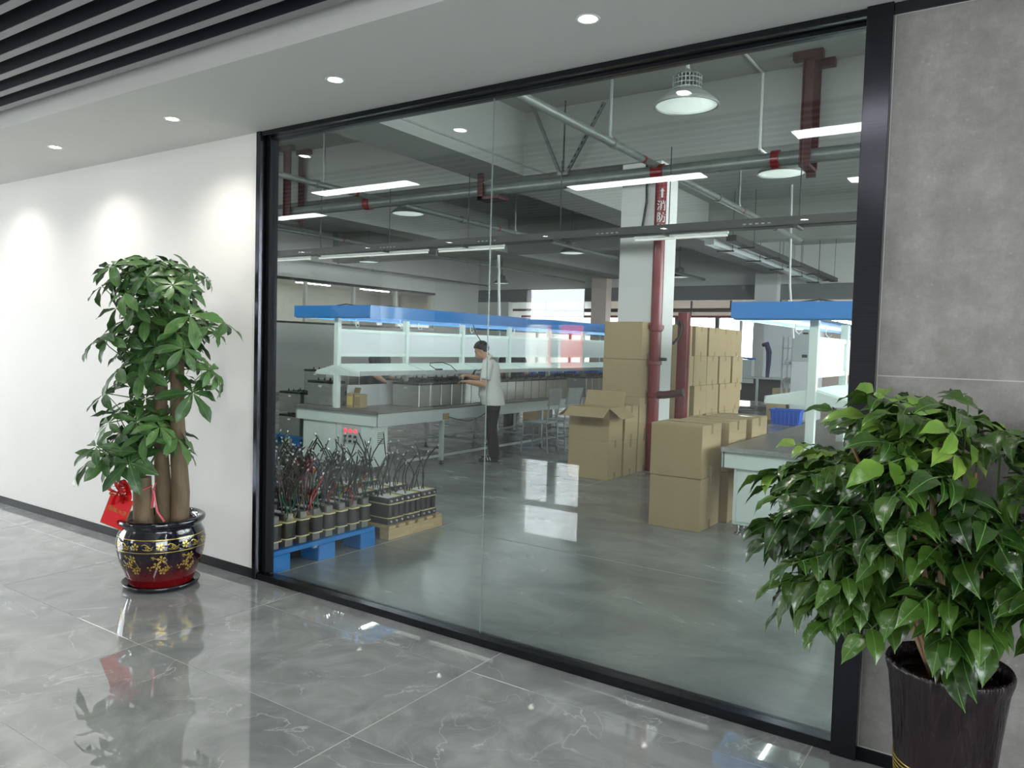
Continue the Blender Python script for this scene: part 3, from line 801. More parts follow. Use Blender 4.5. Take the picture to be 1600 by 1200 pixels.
for k, x in enumerate((-6.6, -5.2, -4.0, -2.6, 0.6, 3.2)):
    t = thing('tube_light', ['fluorescent tube light under the tray beside the black post', 'fluorescent tube light under the tray over the bench front', 'fluorescent tube light under the tray left of the glass joint', 'fluorescent tube light under the tray right of the glass joint', 'fluorescent tube light under the tray near the column', 'fluorescent tube light under the tray at the right end'][k], 'light', (x, 5.72, 2.96), 0, 'tube lights under the cable tray')
    part(t, 'housing', MB().box(-0.6, 0.6, -0.02, 0.02, 0.025, 0.055), 'white_paint')
    part(t, 'tube', MB().tube([(-0.59, 0, 0.005), (0.59, 0, 0.005)], 0.014, 8), M('tube_off_%d' % k, srgb(235, 235, 225), 0.3, emis=(1, 1, 0.92), estr=0.25), True)
# bus ducts along the depth, right side
for k, (x, z) in enumerate(((-1.3, 3.75), (-0.85, 3.8))):
    t = thing('bus_duct', ['pale blue-grey bus duct slung under the side beam', 'grey bus duct above the pale blue one'][k], 'duct', (x, 12.0, z))
    part(t, 'duct', MB().box(-0.1, 0.1, 0, 9.8, 0, 0.12), ['canopy_w', 'tray'][k] if k else 'bench_grey')
    for j in range(5):
        part(t, 'cross_bar', MB().box(-0.18, 0.18, 1+2*j, 1.06+2*j, -0.03, -0.002), 'dark_rod')
        part(t, 'hanger_rod', MB().tube([(0.15, 1.03+2*j, 0), (0.15, 1.03+2*j, 5.0-z-0.002)], 0.006, 6), 'dark_rod')
# pipes in the next bay
for k, (z, y) in enumerate(((3.05, 23.2), (2.85, 24.5), (3.15, 26.0))):
    pipe_thing('far_pipe', ['red-brown pipe just beyond the steel header', 'lower red-brown pipe in the next bay', 'upper dark pipe in the next bay'][k], [(-14, y, z), (9, y, z)], 0.05, ['red_dull', 'red_pipe', 'dark_rod'][k], 10)
    for j in range(5):
        x = -12+4.6*j+k
        t = thing('pipe_hanger', 'small dark hanger, %s from the left on the %s pipe of the next bay' % (ORD[j], ['front', 'middle', 'rear'][k]), 'hanger', (x, y, z), 0, 'far pipe hangers')
        part(t, 'rod', MB().box(-0.03, 0.03, -0.03, 0.03, 0.0, 0.5 if k == 0 else 1.9), 'dark_rod')

# ================================================================== HIGH BAY LAMPS
def high_bay(loc, label, proto=[None]):
    if proto[0] is None:
        t = thing('high_bay_lamp', label, 'lamp', loc, 0, 'round high bay lamps')
        prof = [(0.25, 0.0), (0.253, 0.006), (0.235, 0.03), (0.17, 0.085), (0.12, 0.115), (0.115, 0.115), (0.165, 0.08), (0.228, 0.022), (0.238, 0.004)]
        part(t, 'reflector', MB().lathe(prof, 40, closed=True), 'galv_dull', 'all')
        part(t, 'lens', MB().lathe([(0.0001, -0.002), (0.12, -0.001), (0.236, 0.006), (0.236, 0.009), (0.0001, 0.01)], 40), 'bay_dish', 'all')
        part(t, 'rim', MB().lathe([(0.238, -0.004), (0.255, -0.004), (0.257, 0.006), (0.238, 0.008)], 40, closed=True), 'bay_fin', 'all')
        fin = MB()
        for k in range(24):
            a = 2*PI*k/24
            fin.obox((0.085*math.cos(a), 0.085*math.sin(a), 0.175), (0.06, 0.006, 0.11), (0, 0, a))
        for z in (0.125, 0.16, 0.195):
            fin.lathe([(0.05, z), (0.116, z), (0.116, z+0.008), (0.05, z+0.008)], 24, closed=True)
        part(t, 'heat_sink', fin, 'bay_fin')
        part(t, 'cap', MB().lathe([(0.11, 0.225), (0.095, 0.245), (0.04, 0.26), (0.02, 0.29)], 24), 'bay_fin', True)
        part(t, 'drop_rod', MB().tube([(0, 0, 0.28), (0, 0, (5.0-3.904-0.002)/1.2)], 0.016, 8), 'galv_dull', True)
        t.scale = (1.2, 1.2, 1.2)
        proto[0] = t
        return t
    return copy_tree(proto[0], loc, None, label)
_bays = []
for x, y, lb in ((1.40, 3.77, 'large round high bay lamp hanging nearest behind the glass'), (1.44, 6.98, 'round high bay lamp below the main pipe by the tall bracket'),
                 (-5.19, 7.25, 'round high bay lamp below the main pipe over the bench'), (-5.28, 13.37, 'round high bay lamp under the tray beside the column'),
                 (-11.94, 13.13, 'round high bay lamp in front of the office window'), (-12.4, 20.6, 'small far high bay lamp by the white power drop'),
                 (-5.16, 20.1, 'far high bay lamp just right of the column'), (1.56, 13.4, 'high bay lamp at the right end of the cable tray')):
    _bays.append(high_bay((x, y, 3.904), lb))

# ================================================================== WORKBENCH ROWS
MT['bench_tube'] = M('bench_led_tube', (1, 1, 1), 0.4, emis=(0.93, 1.0, 1.0), estr=14)
def make_bench(xc, y0, y1, label, full):
    """xc = centre line; first post and cabinet at y0"""
    t = thing('workbench', label, 'workbench', (xc, y0, 0))
    L = y1-y0; hw = 0.71
    e = 'bench'
    part(t, 'worktop', MB().box(-hw-0.01, hw+0.01, -0.02, L, 0.735, 0.765), 'bench_top', bevel=0.004)
    part(t, 'edge_trim', MB().box(-hw-0.014, hw+0.014, -0.026, -0.02, 0.728, 0.768), 'chrome')
    for s in (-1, 1):
        part(t, 'apron', MB().box(s*hw-0.015, s*hw+0.015, 0.0, L, 0.585, 0.734), 'bench_grey', bevel=0.003)
    part(t, 'apron', MB().box(-hw, hw, 0.0, 0.03, 0.585, 0.734), e, bevel=0.003)
    cb = part(t, 'cabinet', MB().box(-0.62, 0.62, 0.035, 0.28, 0.09, 0.58), e, bevel=0.004)
    part(cb, 'door', MB().box(-0.585, -0.01, 0.025, 0.034, 0.12, 0.72), e, bevel=0.002)
    part(cb, 'door', MB().box(0.0, 0.585, 0.025, 0.034, 0.12, 0.72), e, bevel=0.002)
    for sx in (-0.58, 0.58):
        for sy in (0.08, 0.25):
            part(t, 'foot', MB().lathe([(0.03, 0), (0.03, 0.012), (0.01, 0.02), (0.01, 0.09)], 12, c=(sx, sy, 0)), 'chrome', True)
    n = int(L/1.25)
    for k in range(n+1):
        y = 0.02+1.25*k
        if k:
            for s in (-1, 1):
                part(t, 'leg', MB().box(s*0.66-0.025, s*0.66+0.025, y-0.025, y+0.025, 0.05, 0.59), 'bench_grey')
                part(t, 'foot', MB().lathe([(0.028, 0), (0.028, 0.012), (0.01, 0.02), (0.01, 0.05)], 10, c=(s*0.66, y, 0)), 'dark_rod', True)
            part(t, 'stretcher', MB().box(-0.63, 0.63, y-0.015, y+0.015, 0.16, 0.19), 'bench_grey')
        part(t, 'post', MB().box(-0.035, 0.035, y-0.03, y+0.03, 0.765, 1.88), e, bevel=0.003)
        # gable bracket that carries the sloping shelves
        part(t, 'shelf_bracket', MB().prism([(-0.38, 1.17), (0.38, 1.17), (0.38, 1.2), (0, 1.30), (-0.38, 1.2)], 'y', y-0.012, y+0.012), e)
        if k < n:
            yy = y+1.25
            part(t, 'rail', MB().box(-0.018, 0.018, y+0.03, yy-0.03, 1.70, 1.74), e)
            part(t, 'rail', MB().box(-0.018, 0.018, y+0.03, yy-0.03, 1.40, 1.44), e)
            part(t, 'board', MB().box(-0.006, 0.006, y+0.03, yy-0.03, 1.44, 1.70), 'board')
            for s in (-1, 1):
                part(t, 'shelf', MB().prism([(s*0.02, 1.295), (s*0.38, 1.20), (s*0.38, 1.215), (s*0.02, 1.31)], 'y', y+0.013, yy-0.013), e)
                part(t, 'shelf_lip', MB().box(s*0.38-0.006, s*0.38+0.006, y+0.013, yy-0.013, 1.175, 1.23), 'bench_grey')
            part(t, 'cord_hook', MB().tube([(-0.3, y+0.6, 1.88), (-0.3, y+0.6, 1.80), (-0.27, y+0.6, 1.77), (-0.24, y+0.6, 1.80)], 0.006, 6), 'white_paint', True)
            part(t, 'cord_hook', MB().tube([(0.34, y+0.75, 1.88), (0.34, y+0.75, 1.80), (0.37, y+0.75, 1.77), (0.40, y+0.75, 1.80)], 0.006, 6), 'white_paint', True)
    for s in (-1, 1):
        part(t, 'stretcher', MB().box(s*0.66-0.012, s*0.66+0.012, 0.6, L-0.2, 0.10, 0.13), 'bench_grey')
    cn = part(t, 'canopy', MB().box(-0.66, 0.66, -0.1, -0.085, 1.88, 2.02).box(0.645, 0.66, -0.085, L, 1.88, 2.02).box(-0.66, -0.645, -0.085, L, 1.88, 2.02), 'canopy')
    part(cn, 'roof_sheet', MB().box(-0.645, 0.645, -0.085, L, 1.99, 2.0), 'bench_grey')
    for k in range(n):
        for s in (-0.32, 0.32):
            part(cn, 'tube_light', MB().tube([(s, 0.12+1.25*k, 1.975), (s, 1.2+1.25*k, 1.975)], 0.014, 8), 'bench_tube', True)
    part(cn, 'lower_edge', MB().box(0.625, 0.645, -0.08, L, 1.868, 1.885).box(-0.645, -0.625, -0.08, L, 1.868, 1.885).box(-0.645, 0.645, -0.083, -0.06, 1.868, 1.885), 'canopy_w')
    part(cn, 'cable_loop', MB().tube([(-0.2, 0.1, 2.02), (0.0, 0.15, 2.05), (0.2, 0.3, 2.02), (0.3, 0.6, 2.05), (0.4, 1.0, 2.02)], 0.008, 6), 'wire_k', True)
    return t
b1 = make_bench(-2.85, 3.38, 17.2, 'long blue-canopied workbench row where the man works', True)
b2 = make_bench(2.75, 3.33, 9.6, 'blue-canopied pale workbench beside the stone wall', True)
# white divider boards standing on the bench centre line
part(b1, 'divider', MB().box(-0.012, 0.012, 0.2, 13.0, 0.766, 1.04), 'board')
# control panel on the cabinet of the first bench
cp = part(b1, 'control_panel', MB().box(0.1, 0.42, 0.015, 0.024, 0.34, 0.57), 'bench_grey', bevel=0.002)
for i in range(3):
    x = 0.17+0.085*i
    part(cp, 'indicator', MB().lathe([(0.0001, 0.016), (0.018, 0.014), (0.022, 0.0), (0.022, -0.004)], 14), 'led_red', True, loc=(x, 0.014, 0.50), rot=(PI/2, 0, 0))
    for z in (0.435, 0.375):
        part(cp, 'selector', MB().lathe([(0.018, 0.0), (0.018, 0.006), (0.012, 0.008), (0.012, 0.022), (0.0001, 0.024)], 12).box(-0.004, 0.004, -0.016, 0.016, 0.022, 0.03), 'black_plastic', loc=(x, 0.014, z), rot=(PI/2, 0, 0))
part(cp, 'key', MB().box(0.02, 0.06, 0.005, 0.014, 0.40, 0.41).box(0.05, 0.055, 0.005, 0.014, 0.32, 0.40), 'dark_rod')
vs = MB()
for k in range(7):
    vs.box(0.6205, 0.623, 0.10, 0.22, 0.36+0.022*k, 0.368+0.022*k)
o = part(b1, 'side_vent', vs, 'black_plastic')
part(b1, 'socket', MB().box(0.726, 0.745, 1.2, 1.32, 0.60, 0.68), 'tape', bevel=0.003)
part(b1, 'socket_cord', MB().tube([(0.75, 1.3, 0.63), (0.77, 1.5, 0.58), (0.78, 1.7, 0.55), (0.77, 2.0, 0.6), (0.74, 2.3, 0.70)], 0.006, 6), 'wire_k', True)

# ------------------------------------------------------------------ steel housings on the bench
def make_housing(w, d, h):
    t = thing('steel_housing', 'x', 'housing', (0, 0, 0))
    part(t, 'shell', MB().box(-w/2, w/2, -d/2, d/2, 0, h), 'steel', bevel=0.004)
    part(t, 'lid', MB().box(-w/2-0.004, w/2+0.004, -d/2-0.003, d/2+0.003, h, h+0.03), 'black_plastic', bevel=0.004)
    for k in range(4):
        part(t, 'terminal', MB().lathe([(0.014, 0), (0.014, 0.014), (0.006, 0.016), (0.006, 0.035)], 8, c=(-w*0.36+k*w*0.24, 0.02, h+0.03)), 'black_plastic', True)
    part(t, 'seam', MB().box(w/2, w/2+0.002, -d/2+0.006, -d/2+0.016, 0.004, h-0.004), 'lug')
    part(t, 'label_plate', MB().box(-0.03, 0.03, -d/2-0.0015, -d/2, h-0.05, h-0.025), 'label_w')
    return t
hp = make_housing(0.46, 0.21, 0.28)
_first = True
for k in range(36):
    y = 4.375+0.225*k
    if 5.05 < y < 5.1: pass
    if k in (17, 18, 19): continue
    nh = globals().get('nh', -1)+1
    lb = 'stainless steel housing, %s in the row along the near bench edge' % ORD[nh]
    if _first:
        hp.location = (-2.50, y, 0.766); hp['label'] = 'stainless steel housing leading the row along the near bench edge'; hp['group'] = 'steel housings on the bench'; _first = False
    else:
        copy_tree(hp, (-2.50, y, 0.766), None, lb)
for k in range(14):
    copy_tree(hp, (-3.2, 5.0+0.46*k, 0.766), None, 'stainless steel housing behind the divider, %s from the bench front' % ORD[k])
copy_tree(hp, (-3.28, 3.62, 0.766), None, 'stainless steel housing alone at the bench front left of the post')
# stacks of housings on pallets to the left
def make_pallet(w, d, h, mat, label, loc, rotz=0.0, slats=7, blocks=(0.16, 0.16), name='plastic_pallet'):
    t = thing(name, label, 'pallet', loc, rotz)
    bx = [(-w/2, -w/2+blocks[0]), (-blocks[0]/2, blocks[0]/2), (w/2-blocks[0], w/2)]
    by = [(-d/2, -d/2+blocks[1]), (-blocks[1]/2, blocks[1]/2), (d/2-blocks[1], d/2)]
    for i, (a, b) in enumerate(bx):
        for j, (c, e) in enumerate(by):
            part(t, 'block', MB().box(a, b, c, e, 0, h-0.035), mat, bevel=0.006)
    for k in range(slats):
        s = d/slats
        part(t, 'deck_board', MB().box(-w/2, w/2, -d/2+s*k+0.004, -d/2+s*(k+1)-0.004, h-0.034, h), mat, bevel=0.004)
    return t
make_pallet(1.2, 1.0, 0.15, 'pallet_blue', 'blue plastic pallet under the steel housings beyond the bench', (-4.75, 4.9, 0))
for k in range(16):
    i, j, z = k % 4, (k//4) % 2, k//8
    copy_tree(hp, (-4.42-0.55*j, 4.55+0.222*i, 0.151+0.35*z), None, 'steel housing on the pallet beyond the bench, %s layer, %s row, %s from the glass' % (['bottom', 'second'][z], ['near', 'far'][j], ORD[i]))
for k in range(4):
    copy_tree(hp, (-4.42, 4.55+0.222*k, 0.151+0.70), None, 'steel housing in the top layer beyond the bench, %s from the glass' % ORD[k])
# little brown cartons beside the post
for k, (x, lb) in enumerate(((-2.79, 'small open brown carton leaning on the bench post'), (-2.66, 'small brown carton standing beside the open one'))):
    t = thing('small_carton', lb, 'carton', (x, 3.62, 0.766))
    part(t, 'body', MB().box(-0.055, 0.055, -0.06, 0.06, 0, 0.17 if k else 0.18), 'card', bevel=0.002)
    part(t, 'side_print', MB().box(-0.045, 0.045, -0.0615, -0.06, 0.03, 0.14), 'label_y' if not k else 'tape')
    if not k: part(t, 'flap', MB().obox((0, 0.07, 0.21), (0.11, 0.003, 0.07), (-0.3, 0, 0)), 'card')

# ================================================================== PALLETS WITH TRANSFORMERS
make_pallet(1.2, 0.995, 0.155, 'pallet_blue', 'blue plastic pallet on the floor at the corner of the glass', (-0.56, 0.612, 0), 0, 1, (0.2, 0.16))
wp = thing('wooden_pallet', 'rough wooden pallet carrying three rows of bolted transformers', 'pallet', (0.02, 1.28, 0))
for x in (-0.09, -0.62, -1.1):
    part(wp, 'stringer', MB().box(x-0.01, x+0.09, 0.0, 0.68, 0.0, 0.088), 'wood', bevel=0.003)
for k in range(6):
    part(wp, 'deck_board', MB().box(-1.12, 0.0, 0.005+0.117*k, 0.085+0.117*k, 0.089, 0.115), 'wood', bevel=0.003)
def superel(a, b, n=20, p=3.2):
    out = []
    for k in range(n):
        t = 2*PI*k/n
        c, s_ = math.cos(t), math.sin(t)
        out.append((a*math.copysign(abs(c)**(2/p), c), b*math.copysign(abs(s_)**(2/p), s_)))
    return out
def lead_mesh(seed, mat, h, lean):
    rnd = random.Random(seed)
    dx, dy = rnd.uniform(-lean, lean), rnd.uniform(-lean, lean)*0.8
    pts = []
    for i in range(7):
        u = i/6
        pts.append((dx*u*u+0.02*math.sin(4*u+seed), dy*u*u+0.02*math.cos(5*u+seed*2), h*u))
    m = MB().tube(pts, 0.0055, 6)
    m.cur = 1
    a, b = Vector(pts[-2]), Vector(pts[-1])
    d = (b-a).normalized()
    m.tube([b-d*0.002, b+d*0.014], 0.006, 6)
    return m.mesh('lead', [mat, 'lug'], True)
_leads = {c: [lead_mesh(11*i+ord(c[-1]), c, hh, ln) for i, hh in enumerate(hs)] for c, hs, ln in
          (('wire_k', (0.42, 0.34, 0.38, 0.30, 0.27, 0.36), 0.16), ('wire_g', (0.26, 0.22, 0.3), 0.10), ('wire_r', (0.18, 0.22, 0.15), 0.09), ('wire_y', (0.16, 0.13), 0.06))}
def make_transformer_a():
    t = thing('transformer', 'x', 'transformer')
    part(t, 'core_foot', MB().box(-0.12, 0.12, -0.034, 0.034, 0, 0.055), 'core', bevel=0.003)
    part(t, 'coil', MB().prism(superel(0.145, 0.060, 24, 4.0), 'z', 0.058, 0.175), 'coil', True)
    part(t, 'insulation_band', MB().prism(superel(0.150, 0.0613, 24, 4.0), 'z', 0.055, 0.0625), 'insul')
    part(t, 'insulation_band', MB().prism(superel(0.152, 0.0613, 24, 4.0), 'z', 0.171, 0.1785), 'insul')
    part(t, 'core_cap', MB().box(-0.12, 0.125, -0.03, 0.03, 0.179, 0.228), 'core', bevel=0.003)
    part(t, 'clamp_plate', MB().box(-0.10, 0.10, -0.036, -0.0302, 0.183, 0.226), 'core_dark')
    part(t, 'label_sheet', MB().box(-0.11, 0.04, -0.026, 0.026, 0.2281, 0.2295), 'label_w')
    return t
def dress(t, seed, zt, sx, sy, cols, lean=1.0):
    rnd = random.Random(seed)
    for c in cols:
        ms = _leads[c]
        s = rnd.uniform(0.8, 1.15)
        obj('lead', ms[rnd.randrange(len(ms))], t, (rnd.uniform(-sx, sx), rnd.uniform(-sy, sy), zt), (0, 0, rnd.uniform(0, 6.28)), (s*lean, s*lean, s))
ta = None
rows = ['front row', 'second row back', 'third row back', 'last row back']
for r in range(4):
    for k in range(8):
        y = 0.165+0.123*k
        x = -0.115-0.305*r
        lb = 'black-coiled transformer on the blue pallet, %s, %s from the glass' % (rows[r], ORD[k])
        if ta is None:
            ta = make_transformer_a(); o = ta; ta.location = (x, y, 0.155); ta['label'] = lb; ta['group'] = 'transformers on the blue pallet'
        else:
            o = thing('transformer', lb, 'transformer', (x, y, 0.155), 0, 'transformers on the blue pallet')
            for ch in ta.children:
                if ch.name.startswith('lead'): continue
                c = ch.copy(); COL.objects.link(c); c.parent = o
        cols = ['wire_k', 'wire_k', 'wire_k', 'wire_k', 'wire_k', 'wire_k', 'wire_g' if (k+r) % 2 else 'wire_k', 'wire_r' if k % 2 else 'wire_k', 'wire_y' if (k+r) % 3 == 0 else 'wire_k']
        dress(o, 100*r+k, 0.226, 0.11, 0.005 if k == 0 else 0.03, cols, 0.12 if k == 0 else 1.0)
        if k: obj('lead', _leads[('wire_r', 'wire_g', 'wire_k')[(k+r) % 3]][k % 3], o, (0.10, -0.04, 0.18), (0.2, 0.1, k*1.3))
tb = None
where = [['next to the blue pallet', 'in the middle', 'at the far end'], ['second row back, beside the blue pallet', 'second row back, in the middle', 'second row back, at the far end'], ['back row, beside the blue pallet', 'back row, in the middle', 'back row, at the far end']]
for r in range(3):
    for k in range(3):
        y = 1.405+0.205*k; x = -0.125-0.33*r
        t = thing('transformer', 'bolted transformer on the wooden pallet, ' + where[r][k], 'transformer', (x, y, 0.116), 0, 'transformers on the wooden pallet')
        if tb is None:
            part(t, 'core_foot', MB().box(-0.11, 0.11, -0.098, 0.098, 0, 0.05), 'core_dark', bevel=0.003)
            for s in (-0.066, 0, 0.066):
                part(t, 'coil', MB().prism(superel(0.115, 0.036, 16), 'z', 0.053, 0.165), 'coil', True, loc=(0, s, 0))
            part(t, 'insulation_band', MB().prism(superel(0.122, 0.102, 24, 6), 'z', 0.05, 0.057), 'insul')
            part(t, 'insulation_band', MB().prism(superel(0.124, 0.102, 24, 6), 'z', 0.163, 0.170), 'insul')
            part(t, 'core_cap', MB().box(-0.11, 0.11, -0.098, 0.098, 0.171, 0.215), 'core_dark', bevel=0.003)
            part(t, 'label_sheet', MB().box(-0.06, 0.09, -0.085, 0.05, 0.2151, 0.2165), 'label_w')
            part(t, 'label_sheet', MB().box(-0.06, 0.09, 0.05, 0.092, 0.2151, 0.2165), 'label_y')
            bolt = MB().lathe([(0.0001, 0.012), (0.008, 0.010), (0.010, 0.0)], 10).mesh('bolt', 'lug', True)
            for yy in (-0.066, 0.0, 0.066):
                for z in (0.025, 0.192):
                    obj('bolt', bolt, t, (0.11, yy, z), (0, PI/2, 0))
            tb = t
        else:
            for ch in tb.children:
                if ch.name.startswith('lead'): continue
                c = ch.copy(); COL.objects.link(c); c.parent = t
        dress(t, 900+10*r+k, 0.2, 0.06, 0.07, ['wire_k']*5)

# ================================================================== CARTONS
def make_carton(w, d, h, label, loc, rotz=0.0, open_top=False, group=None):
    t = thing('carton', label, 'carton', loc, rotz, group)
    if open_top:
        th = 0.006
        part(t, 'body', MB().box(-w/2, w/2, -d/2, -d/2+th, 0, h).box(-w/2, w/2, d/2-th, d/2, 0, h).box(-w/2, -w/2+th, -d/2+th, d/2-th, 0, h).box(w/2-th, w/2, -d/2+th, d/2-th, 0, h).box(-w/2+th, w/2-th, -d/2+th, d/2-th, 0, th), 'card')
        fl_ = d*0.5
        part(t, 'flap', MB().box(-w/2, w/2, -0.003, 0.003, 0, fl_), 'card', loc=(0, -d/2, h), rot=(2.12, 0, 0))
        part(t, 'flap', MB().box(-w/2, w/2, -0.003, 0.003, 0, fl_), 'card', loc=(0, d/2, h), rot=(-0.4, 0, 0))
        part(t, 'flap', MB().box(-0.003, 0.003, -d/2, d/2, 0, fl_), 'card', loc=(w/2, 0, h), rot=(0, 2.2, 0))
        part(t, 'flap', MB().box(-0.003, 0.003, -d/2, d/2, 0, fl_), 'card', loc=(-w/2, 0, h), rot=(0, -2.2, 0))
        part(t, 'tape', MB().box(-w*0.36, -w*0.1, -0.005, -0.0035, fl_*0.55, fl_), M('clear_tape', srgb(214, 196, 158), 0.12, coat=0.8), loc=(0, -d/2, h), rot=(2.12, 0, 0))
    else:
        part(t, 'body', MB().box(-w/2, w/2, -d/2, d/2, 0, h-0.004), 'card', bevel=0.004)
        part(t, 'flap', MB().box(-w/2+0.003, w/2-0.003, -d/2+0.003, -0.002, h-0.004, h), 'card')
        part(t, 'flap', MB().box(-w/2+0.003, w/2-0.003, 0.002, d/2-0.003, h-0.004, h), 'card')
        part(t, 'tape', MB().box(-w/2-0.001, w/2+0.001, -0.026, 0.026, h, h+0.0008).box(w/2, w/2+0.0008, -0.026, 0.026, h-0.09, h).box(w/2, w/2+0.0008, -0.026, 0.026, 0.0, 0.08), 'tape')
    return t
for (x, y, z, d, lb) in ((1.65, 3.47, 0, 0.50, 'big cardboard carton on the floor in front, bottom of the nearest stack'), (1.65, 3.46, 0.472, 0.50, 'big cardboard carton on top of the nearest stack, facing the glass'),
                  (1.72, 4.02, 0, 0.52, 'carton on the floor behind the nearest one, beside the pale bench'), (1.71, 4.01, 0.472, 0.52, 'upper carton second in the nearest stack'),
                  (1.74, 4.58, 0, 0.52, 'lower carton at the back of the nearest stack'), (1.75, 4.58, 0.472, 0.52, 'upper carton at the back of the nearest stack')):
    make_carton(0.48, d, 0.47, lb, (x, y, z), 0.0, group='cartons in the nearest stack')
make_carton(0.54, 0.41, 0.47, 'closed carton on the floor under the open carton', (-0.2, 5.22, 0), 0.02, group='cartons by the column')
make_carton(0.54, 0.40, 0.40, 'open carton with its flaps folded out', (-0.2, 5.22, 0.472), 0.03, True, group='cartons by the column')
make_carton(0.54, 0.38, 0.44, 'carton on the floor between the open carton and the tall stack', (-0.19, 5.64, 0), 0, group='cartons by the column')
make_carton(0.54, 0.38, 0.44, 'upper carton between the open carton and the tall stack', (-0.185, 5.64, 0.442), 0, group='cartons by the column')
for k, lb in enumerate(('bottom carton of the tall stack beside the red riser', 'second carton up in the tall stack beside the riser', 'third carton up in the tall stack beside the riser', 'top carton of the tall stack beside the red riser')):
    make_carton(0.54, 0.38, 0.485, lb, (-0.19+0.005*(k % 2), 6.05, 0.487*k), 0, group='cartons by the column')
cols_ = ['nearest the column', 'second from the column', 'third from the column', 'fourth from the column', 'farthest from the column']
lev_ = ['on the floor', 'second layer', 'third layer', 'top layer']
rr = random.Random(4)
for k in range(5):
    for z in range(4):
        make_carton(0.56, 0.6, 0.5, 'carton in the long back stack, %s, %s' % (cols_[k], lev_[z]), (-0.72+rr.uniform(-0.03, 0.03), 8.75+0.66*k+rr.uniform(-0.015, 0.015), 0.502*z), rr.uniform(-0.025, 0.025), group='cartons in the long back stack')
make_carton(0.45, 0.4, 0.5, 'small carton standing behind the blue crate', (-0.72, 15.5, 0), 0.1)
make_carton(0.5, 0.5, 0.62, 'brown carton by the far test booth', (-1.35, 18.5, 0), 0.0)

# ------------------------------------------------------------------ blue crate
t = thing('plastic_crate', 'blue ribbed plastic crate standing on the floor', 'crate', (-0.24, 14.5, 0), 0.05)
part(t, 'body', MB().add([(-0.29, -0.19, 0), (0.29, -0.19, 0), (0.29, 0.19, 0), (-0.29, 0.19, 0), (-0.32, -0.21, 0.33), (0.32, -0.21, 0.33), (0.32, 0.21, 0.33), (-0.32, 0.21, 0.33),
                         (-0.28, -0.18, 0.02), (0.28, -0.18, 0.02), (0.28, 0.18, 0.02), (-0.28, 0.18, 0.02), (-0.305, -0.195, 0.33), (0.305, -0.195, 0.33), (0.305, 0.195, 0.33), (-0.305, 0.195, 0.33)],
     [(0, 3, 2, 1), (0, 1, 5, 4), (1, 2, 6, 5), (2, 3, 7, 6), (3, 0, 4, 7), (8, 9, 10, 11), (8, 12, 13, 9), (9, 13, 14, 10), (10, 14, 15, 11), (11, 15, 12, 8), (4, 5, 13, 12), (5, 6, 14, 13), (6, 7, 15, 14), (7, 4, 12, 15)]), 'blue_plastic')
part(t, 'rim', MB().box(-0.345, 0.345, -0.235, -0.205, 0.30, 0.335).box(-0.345, 0.345, 0.205, 0.235, 0.30, 0.335).box(-0.345, -0.315, -0.205, 0.205, 0.30, 0.335).box(0.315, 0.345, -0.205, 0.205, 0.30, 0.335), 'blue_plastic')
for k in range(7):
    part(t, 'rib', MB().box(-0.285+0.09*k, -0.265+0.09*k, -0.222, -0.19, 0.01, 0.30), 'blue_plastic')
# ------------------------------------------------------------------ grey cabinet and shelf
t = thing('tall_cabinet', 'tall pale grey steel cabinet behind the bench post', 'cabinet', (-0.1, 15.3, 0))
part(t, 'body', MB().box(-0.3, 0.3, 0.0, 0.5, 0, 2.15), 'bench_grey', bevel=0.006)
d1 = part(t, 'door', MB().box(-0.285, 0.285, -0.018, -0.001, 1.42, 2.13), 'bench_grey', bevel=0.004)
part(d1, 'name_plate', MB().box(-0.06, 0.06, -0.021, -0.018, 2.04, 2.08), 'navy')
part(d1, 'handle', MB().box(-0.06, 0.06, -0.03, -0.018, 1.50, 1.57), 'dark_rod')
part(t, 'door', MB().box(-0.285, 0.285, -0.018, -0.001, 0.05, 1.40), 'board', bevel=0.004)
t = thing('storage_rack', 'steel rack with odd parts beside the grey cabinet', 'rack', (-0.55, 16.2, 0))
for x in (-0.28, 0.28):
    for y in (0, 0.5):
        part(t, 'upright', MB().box(x-0.02, x+0.02, y-0.02, y+0.02, 0, 2.0), 'bench_grey')
for z in (0.3, 0.85, 1.3, 1.7):
    part(t, 'shelf', MB().box(-0.3, 0.3, -0.02, 0.52, z, z+0.03), 'bench_grey')
for k, (z, c) in enumerate(((0.33, 'black_plastic'), (0.88, 'galv_dull'), (1.33, 'board'))):
    for j in range(3):
        x = -0.19+0.19*j
        o = obj('metal_part', MB().tube([(0, 0, 0.04), (0.0, 0.3, 0.04)], [0.04, 0.04], 10).lathe([(0.075, 0.02), (0.075, 0.1), (0.05, 0.13)], 12, c=(0, 0.1, -0.02)).mesh('metal_part', c, True), None, (-0.55+x, 16.3, z))
        tag(o, ['dark turned part on the low rack shelf, ', 'grey turned part on the middle rack shelf, ', 'white turned part on the upper rack shelf, '][k] + ORD[j] + ' from the left', 'part', 'odd parts on the steel rack')
